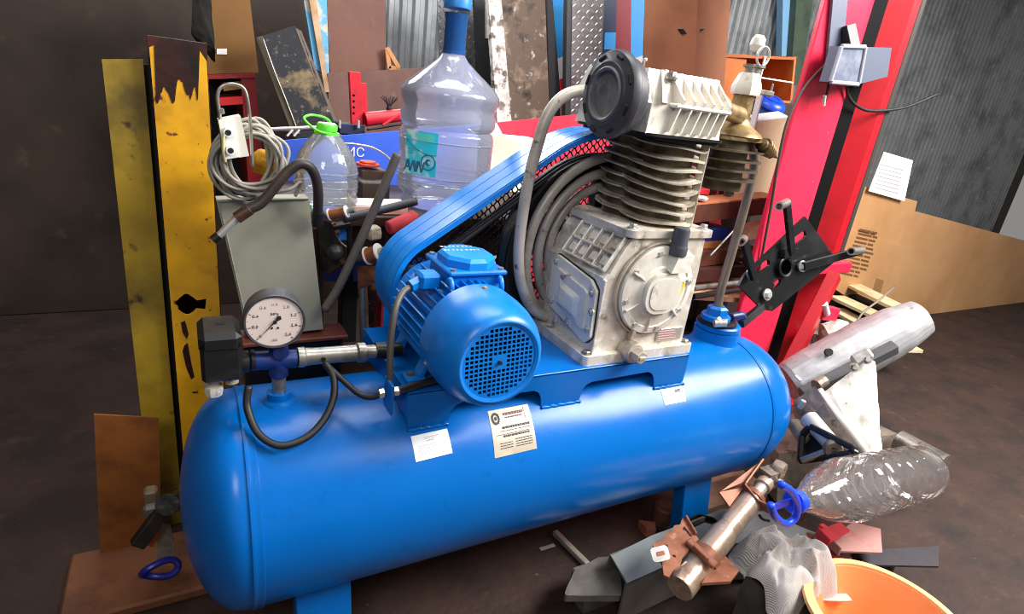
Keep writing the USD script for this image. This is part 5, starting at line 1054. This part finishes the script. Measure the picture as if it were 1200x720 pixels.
# ---- junk in front right of the tank
bt0, bt1 = at(1078, 553, y=-.37), at(925, 590, y=-.46)
bd = unit(bt1 - bt0); bl_ = np.linalg.norm(bt1 - bt0)
PT = thing('water_bottle', 'clear ribbed bottle lying on its side with blue cap and carrying handle', 'water bottle', (bt0 + bt1) / 2)
rb = .083; prof = [(0, 0), (.07, 0), (rb, .015)]
nn_ = 7
for k in range(nn_):
    t = .03 + k * (bl_ * .62 - .03) / nn_; dt = (bl_ * .62 - .03) / nn_
    prof += [(rb, t), (rb, t + dt * .55), (rb - .005, t + dt * .75)]
prof += [(rb, bl_ * .63), (rb * .93, bl_ * .70), (rb * .75, bl_ * .78), (rb * .5, bl_ * .86), (.026, bl_ * .92), (.022, bl_ * .96)]
part(PT, 'body', rough(lathe(prof, bt0, bd, 48), .012, .003, 16, 5), clear_plastic('dusty_clear_pet', 'e2dedc', .06, .16, 'd8d0cc'), 50)
M_hblue = mat('cobalt_blue_plastic', '1648d8', .35)
part(PT, 'cap', lathe([(0, 0), (.026, 0), (.027, .004), (.027, .022), (.024, .026), (0, .026)], bt0 + bd * bl_ * .95, bd, 28), M_hblue)
hq = [at(915, 568, y=-.475), at(926, 575, y=-.475), at(934, 590, y=-.475), at(932, 606, y=-.475), at(921, 614, y=-.475), at(909, 606, y=-.475), at(903, 592, y=-.475)]
part(PT, 'carry_handle', tube(hq, .0085, 10), M_hblue, True)
part(PT, 'handle_strap', bar(at(905, 595, y=-.465), at(928, 588, y=-.465), .02, .006, Y), M_hblue)

M_gsheet = mat('grey_primed_sheet', '7e8486', .5, .2, [('5f6567', 6, .45, .7, 6), ('3a3b3b', 20, .66, .76, 6)], (40, .15)); M_gsheet2 = mat('grey_brown_sheet', '6a6660', .55, .2, [('4a4540', 8, .45, .7), ('8a6a52', 14, .6, .74, 6)], (40, .2))
GS = thing('sheet_metal_housing', 'long flat grey sheet-metal car housing with an oval slot, lying in front of the tank', 'car part', at(850, 630, z=.12))
def z3(px_, py_, z=.155): return at(px_, py_, z=z)
gM_ = np.eye(4)
top = Polygon([tuple(z3(*p)[:2]) for p in [(716, 652), (764, 628), (849, 597), (895, 600), (958, 626), (958, 634), (838, 638), (735, 684)]])
slot = LineString([tuple(z3(803, 617)[:2]), tuple(z3(822, 608)[:2]), tuple(z3(834, 611)[:2])]).buffer(.016)
part(GS, 'top_plate', prism(top.difference(slot), fr((0, 0, .150), X, Y), .006), M_gsheet)
part(GS, 'slot_rim', prism(slot.difference(slot.buffer(-.004)), fr((0, 0, .13), X, Y), .028), M_black)
part(GS, 'wall_sheet', slab([z3(735, 684), z3(838, 638), z3(838, 638) + V(0, -.0, -.13), z3(735, 684) + V(0, 0, -.13)], Y, .006), M_gsheet2)
part(GS, 'wall_sheet', slab([z3(838, 638), z3(958, 634), z3(958, 634) + V(0, 0, -.13), z3(838, 638) + V(0, 0, -.13)], Y, .006), M_gsheet2)
part(GS, 'wall_sheet', slab([z3(716, 652), z3(849, 597), z3(849, 597) + V(0, 0, -.14), z3(716, 652) + V(0, 0, -.14)], Y, .006), M_gsheet2)
part(GS, 'hook_mark', tube([z3(890, 604, .157), z3(894, 609, .157), z3(902, 611, .157)], .004, 8), M_dark, True)
part(GS, 'end_bush', rough(cyl(z3(944, 632, .15), z3(950, 640, .13), .022, n=16), .01, .002, 60), M_rust)
GP = thing('grey_plate', 'rounded dull brown-grey plate at the bottom edge, left of the grey housing', 'car part', at(700, 668, z=.1))
part(GP, 'plate', rough(prism(Polygon([tuple(at(*p, z=.10)[:2]) for p in [(660, 700), (672, 672), (700, 655), (714, 654), (726, 664), (728, 700)]]).buffer(-.006).buffer(.006), fr((0, 0, .085), X, Y), .02), .02, .002, 30), M_gsheet2)
part(GP, 'hook', tube([at(722, 652, z=.12), at(730, 658, z=.12), at(738, 664, z=.12), at(736, 674, z=.11), at(728, 676, z=.10)], .009, 8), mat('brown_hook', '5a4438', .5, .3), True)
part(GP, 'support', cham(at(690, 690, z=.09) * V(1, 1, 0), at(705, 660, z=.09) * V(1, 1, 0) + V(.06, .02, .086), .004), M_gsheet2)

SCo = thing('steering_column', 'rusty steering column with universal joint lying across the grey housing', 'steering column', at(850, 620, z=.25))
s0, s1 = at(796, 690, z=.215), at(905, 556, z=.30)
sd = unit(s1 - s0); SL = np.linalg.norm(s1 - s0)
M_colm = mat('worn_column_steel', 'b9a592', .35, .6, [('8a5f42', 8, .48, .68, 6), ('6a4630', 20, .6, .74), ('e6ddd2', 30, .62, .75)], (70, .2)); M_brn = mat('rust_brown_plate', '9a6248', .55, .3, [('6b3f2c', 12, .45, .7), ('c08a6c', 24, .6, .76)], (80, .25))
part(SCo, 'outer_tube', lathe([(0, 0), (.031, 0), (.033, .005), (.033, SL * .42), (.029, SL * .44), (.029, SL * .74), (.026, SL * .76), (0, SL * .76)], s0, sd, 28), M_colm)
part(SCo, 'inner_shaft', cyl(s0 + sd * SL * .7, s0 + sd * SL * .96, .0165), M_steelw)
uj = s0 + sd * SL * .97
part(SCo, 'joint_yoke', rough(hull([uj + V(x_, y_, z_) for x_ in (-.03, .03) for y_ in (-.02, .02) for z_ in (-.025, .025)]), .008, .005, 60, 2), M_cast3, 50)
part(SCo, 'joint_yoke', lathe([(.012, -.015), (.028, -.015), (.03, 0), (.028, .015), (.012, .015), (.012, -.015)], uj + sd * .03 + V(0, -.01, .01), unit(np.cross(sd, Z)), 20), M_cast3)
part(SCo, 'joint_pin', cyl(uj - unit(np.cross(sd, Z)) * .036, uj + unit(np.cross(sd, Z)) * .036, .009), M_steel)
part(SCo, 'joint_clamp', cyl(uj - sd * .055, uj - sd * .03, .023), M_colm)
sx = unit(np.cross(sd, Z)); sz = np.cross(sx, sd)
def strap(P, w, t, nrm):
    return [bar(a, b, w, t, nrm, .0015) for a, b in zip(P, P[1:])]
wp = [at(892, 541, z=.33), at(871, 570, z=.305), at(885, 588, z=.29), at(901, 596, z=.285), at(913, 590, z=.295), at(928, 573, z=.33)]
part(SCo, 'wing_bracket', join(strap(wp, .006, .030, unit(V(-.3, -.5, 1)))), M_brn)
part(SCo, 'wing_plate', slab([at(843, 577, z=.30), at(855, 594, z=.285), at(872, 571, z=.30), at(891, 542, z=.325)][:3], V(.3, .5, -.6), .005), M_brn)
part(SCo, 'wing_plate', slab([at(845, 576, z=.302), at(870, 566, z=.308), at(891, 541, z=.33)], V(.3, .5, -.6), .005), M_brn)
part(SCo, 'collar', lathe([(.029, -.008), (.0325, -.008), (.0325, .008), (.029, .008), (.029, -.008)], s0 + sd * SL * .745, sd, 28), M_brn)
zc2 = .262
def cpx(P, z=zc2): return Polygon([tuple(at(a, b, z=z)[:2]) for a, b in P]).buffer(0)
cpl = cpx([(765, 638), (770, 634), (777, 633), (779, 626), (787, 623), (790, 616), (797, 615), (800, 607), (811, 616), (812, 624), (819, 632), (812, 638), (806, 647), (800, 653), (797, 664), (789, 668), (784, 677), (778, 674), (776, 660), (768, 650)])
for a, b, r_ in ((781, 640, .004), (802, 621, .005), (790, 652, .004)): cpl = cpl.difference(Point(*at(a, b, z=zc2)[:2]).buffer(r_))
cpl = cpl.difference(LineString([tuple(at(802, 619, z=zc2)[:2]), tuple(at(809, 628, z=zc2)[:2])]).buffer(.0035))
part(SCo, 'clamp_plate', prism(cpl, fr((0, 0, zc2 - .006), X, Y), .006), M_brn)
part(SCo, 'plate_flange', bar(at(803, 607, z=zc2), at(815, 628, z=zc2), .02, .006, V(1, -.6, 0)), M_brn)
part(SCo, 'clamp_bar', join(bar(at(806, 634, z=.27), at(838, 664, z=.262), .022, .014, Z, .003), bar(at(813, 640, z=.278), at(830, 656, z=.274), .010, .010, Z, .002)), M_brn)
part(SCo, 'clamp_ear', prism(cpx([(838, 656), (850, 652), (866, 669), (856, 682), (822, 684), (830, 672)], .235), fr((0, 0, .228), X, Y), .008), M_brn)
part(SCo, 'clamp_strap', lathe([(.034, -.012), (.0375, -.012), (.0375, .012), (.034, .012), (.034, -.012)], s0 + sd * SL * .22, sd, 28), M_brn)
wc = at(774, 650, z=.275)
part(SCo, 'white_clip', prism(affinity.rotate(rrect(.040, .032, .008).difference(rrect(.020, .010, .003)), 38), axis_fr(wc, unit(EYE - wc) + V(-.2, 0, .4)), .008), M_white)
part(SCo, 'rim_tab', bar(at(790, 676, z=.235), at(806, 660, z=.25), .014, .008, Z), M_colm)

# rag
def cloth(c, rx, ry, h, seed, n=70):
    u = np.linspace(-1, 1, n); A, B = np.meshgrid(u, u); r = np.sqrt(A ** 2 + B ** 2)
    p = np.stack([A * 2.2, B * 2.2, np.zeros_like(A)], -1)
    w = meshkit.fbm(p + 7, 3, seed); rid = np.abs(np.sin(3.2 * A + 4 * w + 2.2 * B)) * .45 + np.abs(np.sin(2.6 * B - 3 * A * w)) * .3
    edge = np.clip(1.25 - r ** 2 * 1.05, 0, 1)
    zz = h * edge ** .7 * (.35 + .7 * w + .45 * rid)
    ang = np.arctan2(B, A); k = 1 + .16 * np.sin(3 * ang + seed) + .10 * np.sin(7 * ang)
    xx, yy = c[0] + rx * A * k, c[1] + ry * B * k
    v = np.stack([xx, yy, c[2] + zz], -1).reshape(-1, 3); lo = v - V(0, 0, .003)
    f = []
    for i in range(n - 1):
        for j in range(n - 1):
            a = i * n + j; f += [(a, a + 1, a + n + 1), (a, a + n + 1, a + n)]
    f = np.array(f); o = n * n; fb = f[:, ::-1] + o; e = []
    ring = [j for j in range(n)] + [i * n + n - 1 for i in range(1, n)] + [(n - 1) * n + j for j in range(n - 2, -1, -1)] + [i * n for i in range(n - 2, 0, -1)]
    for a, b in zip(ring, ring[1:] + ring[:1]): e += [(a, o + a, o + b), (a, o + b, b)]
    return trimesh.Trimesh(np.vstack([v, lo]), np.vstack([f, fb, np.array(e)]), process=False)
rc = at(921, 662, z=.20)
RG = thing('cloth_rag', 'crumpled grey-white knitted rag in front of the grey housing', 'rag', V(rc[0], rc[1], 0))
M_rag = usdkit.material(stage, '/World/Looks/knit_cloth', {'tc': ('texture_coordinate', {}), 'w': ('wave_texture', {'scale': 170., 'distortion': 3.5, 'detail': 1.}), 'n': ('noise_texture', {'scale': 9.}), 'm1': ('mix', {'color1': lin('c9c2bc'), 'color2': lin('8f8780')}),
    'r': ('map_range', {'from_min': .5, 'from_max': .95, 'to_min': 0., 'to_max': .38, 'clamp': True}), 'b': ('bump', {'strength': .6, 'distance': .002}), 'p': ('principled_bsdf', {'roughness': .95, 'sheen_weight': .3})},
    [('tc.object', 'w.vector'), ('tc.object', 'n.vector'), ('w.fac', 'r.value'), ('r.result', 'm1.fac'), ('m1.color', 'p.base_color'), ('w.fac', 'b.height'), ('b.normal', 'p.normal')], surface='p.BSDF')
part(RG, 'cloth', cloth(rc + V(0, 0, -.05), .105, .10, .12, 3), M_rag, True)
part(RG, 'raised_tip', rough(hull([at(890, 628, z=.26), at(898, 634, z=.25), at(886, 655, z=.2), at(905, 655, z=.2), at(895, 640, z=.2), at(893, 626, z=.27)]), .012, .004, 50), M_rag, True)
part(RG, 'underlay', rough(hull([rc + V(x_, y_, z_) for x_ in (-.07, .05) for y_ in (-.08, .05) for z_ in (-.19, -.05)]), .03, .006, 20), M_gsheet2)
ob = at(1040, 726, z=.21)
OBw = thing('plastic_basin', 'orange-peach plastic basin at the bottom right corner', 'basin', V(ob[0], ob[1], 0))
M_peach = mat('peach_plastic', 'e9965a', .5, 0, [('d97a3c', 6, .5, .75)])
part(OBw, 'bowl', lathe([(0, .01), (.10, .01), (.13, .12), (.158, .185), (.172, .19), (.172, .196), (.155, .197), (.126, .13), (.096, .02), (0, .02)], V(ob[0], ob[1], .015), Z, 64), M_peach, 40)
part(OBw, 'rim', lathe([(.156, .188), (.176, .188), (.18, .192), (.178, .2), (.158, .203), (.156, .188)], V(ob[0], ob[1], .015), Z, 64), mat('pale_peach_rim', 'f0b27c', .5), 40)
single('plastic_film', rough(hull([V(ob[0] + .03, ob[1] - .09, .1), V(ob[0] + .12, ob[1] - .02, .17), V(ob[0] + .1, ob[1] - .1, .12), V(ob[0] + .05, ob[1] - .04, .09)]), .02, .008, 30), clear_plastic('crinkled_film', 'e0e0ea', .12, .4, 'c9c7d0'), 'crinkled clear film inside the orange basin', 'plastic film')
for k, (P, z_, col, lab) in enumerate((([(958, 622), (985, 612), (996, 622), (972, 636)], .20, 'c8323c', 'bright red bent metal offcut under the clear bottle'), ([(970, 632), (1000, 612), (1032, 620), (1034, 648), (985, 646)], .17, 'b98880', 'large pinkish scraped sheet-metal piece above the basin'), ([(960, 640), (985, 642), (980, 652), (962, 650)], .14, 'cc3b46', 'small red metal corner beside the rag'), ([(1000, 646), (1100, 640), (1100, 664), (1010, 662)], .12, '38343a', 'dark plate edge behind the basin rim'))):
    pts = [at(a, b, z=z_) for a, b in P]
    t = thing('metal_offcut', lab, 'sheet metal', np.mean(pts, 0))
    part(t, 'plate', prism(Polygon([tuple(p[:2]) for p in pts]), fr((0, 0, z_ - .006), X, Y), .006), mat(f'offcut_paint_{k}', col, .5, .1, [(('7a2028', 'c23a44', '8f2630', '242024')[k], 9, .5, .66, 6)], (40, .2)))
    part(t, 'folded_edge', bar(pts[0] + V(0, 0, -.003), pts[-1] + V(0, 0, -.003), .008, .03, Z), UsdShade.Material.Get(stage, f'/World/Looks/offcut_paint_{k}'))
    part(t, 'bent_leg', bar(np.mean(pts, 0) + V(.0, .02, -.006), (np.mean(pts, 0) + V(0, .02, 0)) * V(1, 1, 0), .04, .02), UsdShade.Material.Get(stage, f'/World/Looks/offcut_paint_{k}'))
single('tan_board', cham(tuple(at(818, 605, z=.04) * V(1, 1, 0)), tuple(at(818, 605, z=.04) * V(1, 1, 0) + V(.34, .1, .06)), .004), mat('dusty_tan_board', '8a6a55', .75, 0, [('5a4234', 7, .45, .7)]), 'dusty brown board on the floor at the tank foot', 'board')
single('cardboard_offcut', cham(tuple(at(880, 668, z=.05) * V(1, 1, 0)), tuple(at(880, 668, z=.05) * V(1, 1, 0) + V(.2, .07, .09)), .004), mat('brown_card_block', '7d6048', .75, 0, [('5c4433', 8, .45, .7)]), 'brown block beneath the rag and the grey housing', 'block')
fb0, fb1 = at(650, 624, z=.012), at(688, 662, z=.012)
single('floor_bar', bar(fb0, fb1, .018, .016), M_pipe2, 'flat grey bar lying on the floor in front of the tank', 'bar')
single('tile_shard', rough(prism(Polygon([tuple(at(*p, z=.03)[:2]) for p in [(749, 610), (768, 612), (769, 621), (758, 620)]]), fr((0, 0, .0), X, Y), .03), .01, .001, 60), mat('terracotta', 'a5624a', .7, 0, [('7a4534', 20, .5, .7)]), 'terracotta shard on the floor under the tank', 'shard')
pc_ = at(775, 612, z=.0); single('clay_cup', lathe([(0, 0), (.03, 0), (.035, .06), (.03, .065), (0, .065)], pc_, Z, 24), mat('brown_clay', '6e4634', .6, 0, [('4b2c20', 14, .5, .7)]), 'brown clay cup on the floor beside the tank foot', 'cup')
single('paper_scrap', cham(tuple(at(634, 646, z=.001) * V(1, 1, 0)), tuple(at(634, 646, z=.001) * V(1, 1, 0) + V(.05, .012, .003)), .001), mat('grey_scrap', '8d8580', .7), 'small pale paper scrap on the dark floor', 'paper')

# ---- bottom left corner
M_bagm = clear_plastic('clear_bag', 'd8d8d0', .15, .3, 'c9c8bc')
single('plastic_bag', rough(hull([at(186, 612, y=.22), at(200, 615, y=.22), at(205, 640, y=.20), at(204, 660, y=.18), at(185, 656, y=.18), at(184, 630, y=.20), at(195, 620, y=.27), at(198, 655, y=.26)]), .01, .006, 45, 3), M_bagm, 'crinkled clear plastic bag at the foot of the yellow column', 'plastic bag')
rg0 = at(188, 668, y=.12)
single('blue_ring', tube([rg0 + V(.034 * math.cos(q), .006 * math.sin(2 * q), .020 * math.sin(q)) for q in np.linspace(0, 6.2832, 33)[:-1]], .0075, 10, closed=True, raw=True), mat('navy_plastic', '141c78', .35), 'dark blue plastic ring at the bottom left corner', 'ring')
PA = thing('pedal_arm', 'black steel arm with a grey pad left of the tank end', 'lever', at(190, 590, y=.2))
part(PA, 'arm', bar(at(160, 640, y=.16), at(203, 582, y=.2), .03, .024, Y), M_blackg); part(PA, 'arm_end', rough(cyl(at(196, 592, y=.17), at(207, 585, y=.24), .024), .01, .002, 50), M_blackg)
part(PA, 'pad', rough(bar(at(168, 601, y=.2), at(190, 597, y=.2), .035, .02, Y, .006), .01, .001, 50), M_gsheet2)
part(PA, 'pad', cham(at(170, 596, y=.24), at(184, 576, y=.24) + V(0, .03, 0), .005), mat('tan_pad', '7d6a50', .6))
single('screwdriver', cyl(at(174, 640, y=.18), at(186, 622, y=.2), .010, .008, b=.003), mat('orange_plastic', 'c8642a', .45), 'short orange-handled tool beside the clear plastic bag', 'handle')
single('brick_base', rough(cham((-.30, .16, 0), (.04, .38, .03), .006), .03, .002, 20), mat('rusty_brown_slab', '7a4a2c', .7, 0, [('4a2a1a', 9, .45, .7)]), 'rust-brown slab on the floor under the tank end', 'slab')
single('orange_sheet', pslab([(110, 486), (186, 490), (190, 668), (118, 668)], .36, .004), mat('rust_orange_sheet', '8f521e', .6, 0, [('5a3014', 8, .45, .7)]), 'rust-orange steel sheet standing left of the yellow column', 'steel sheet')
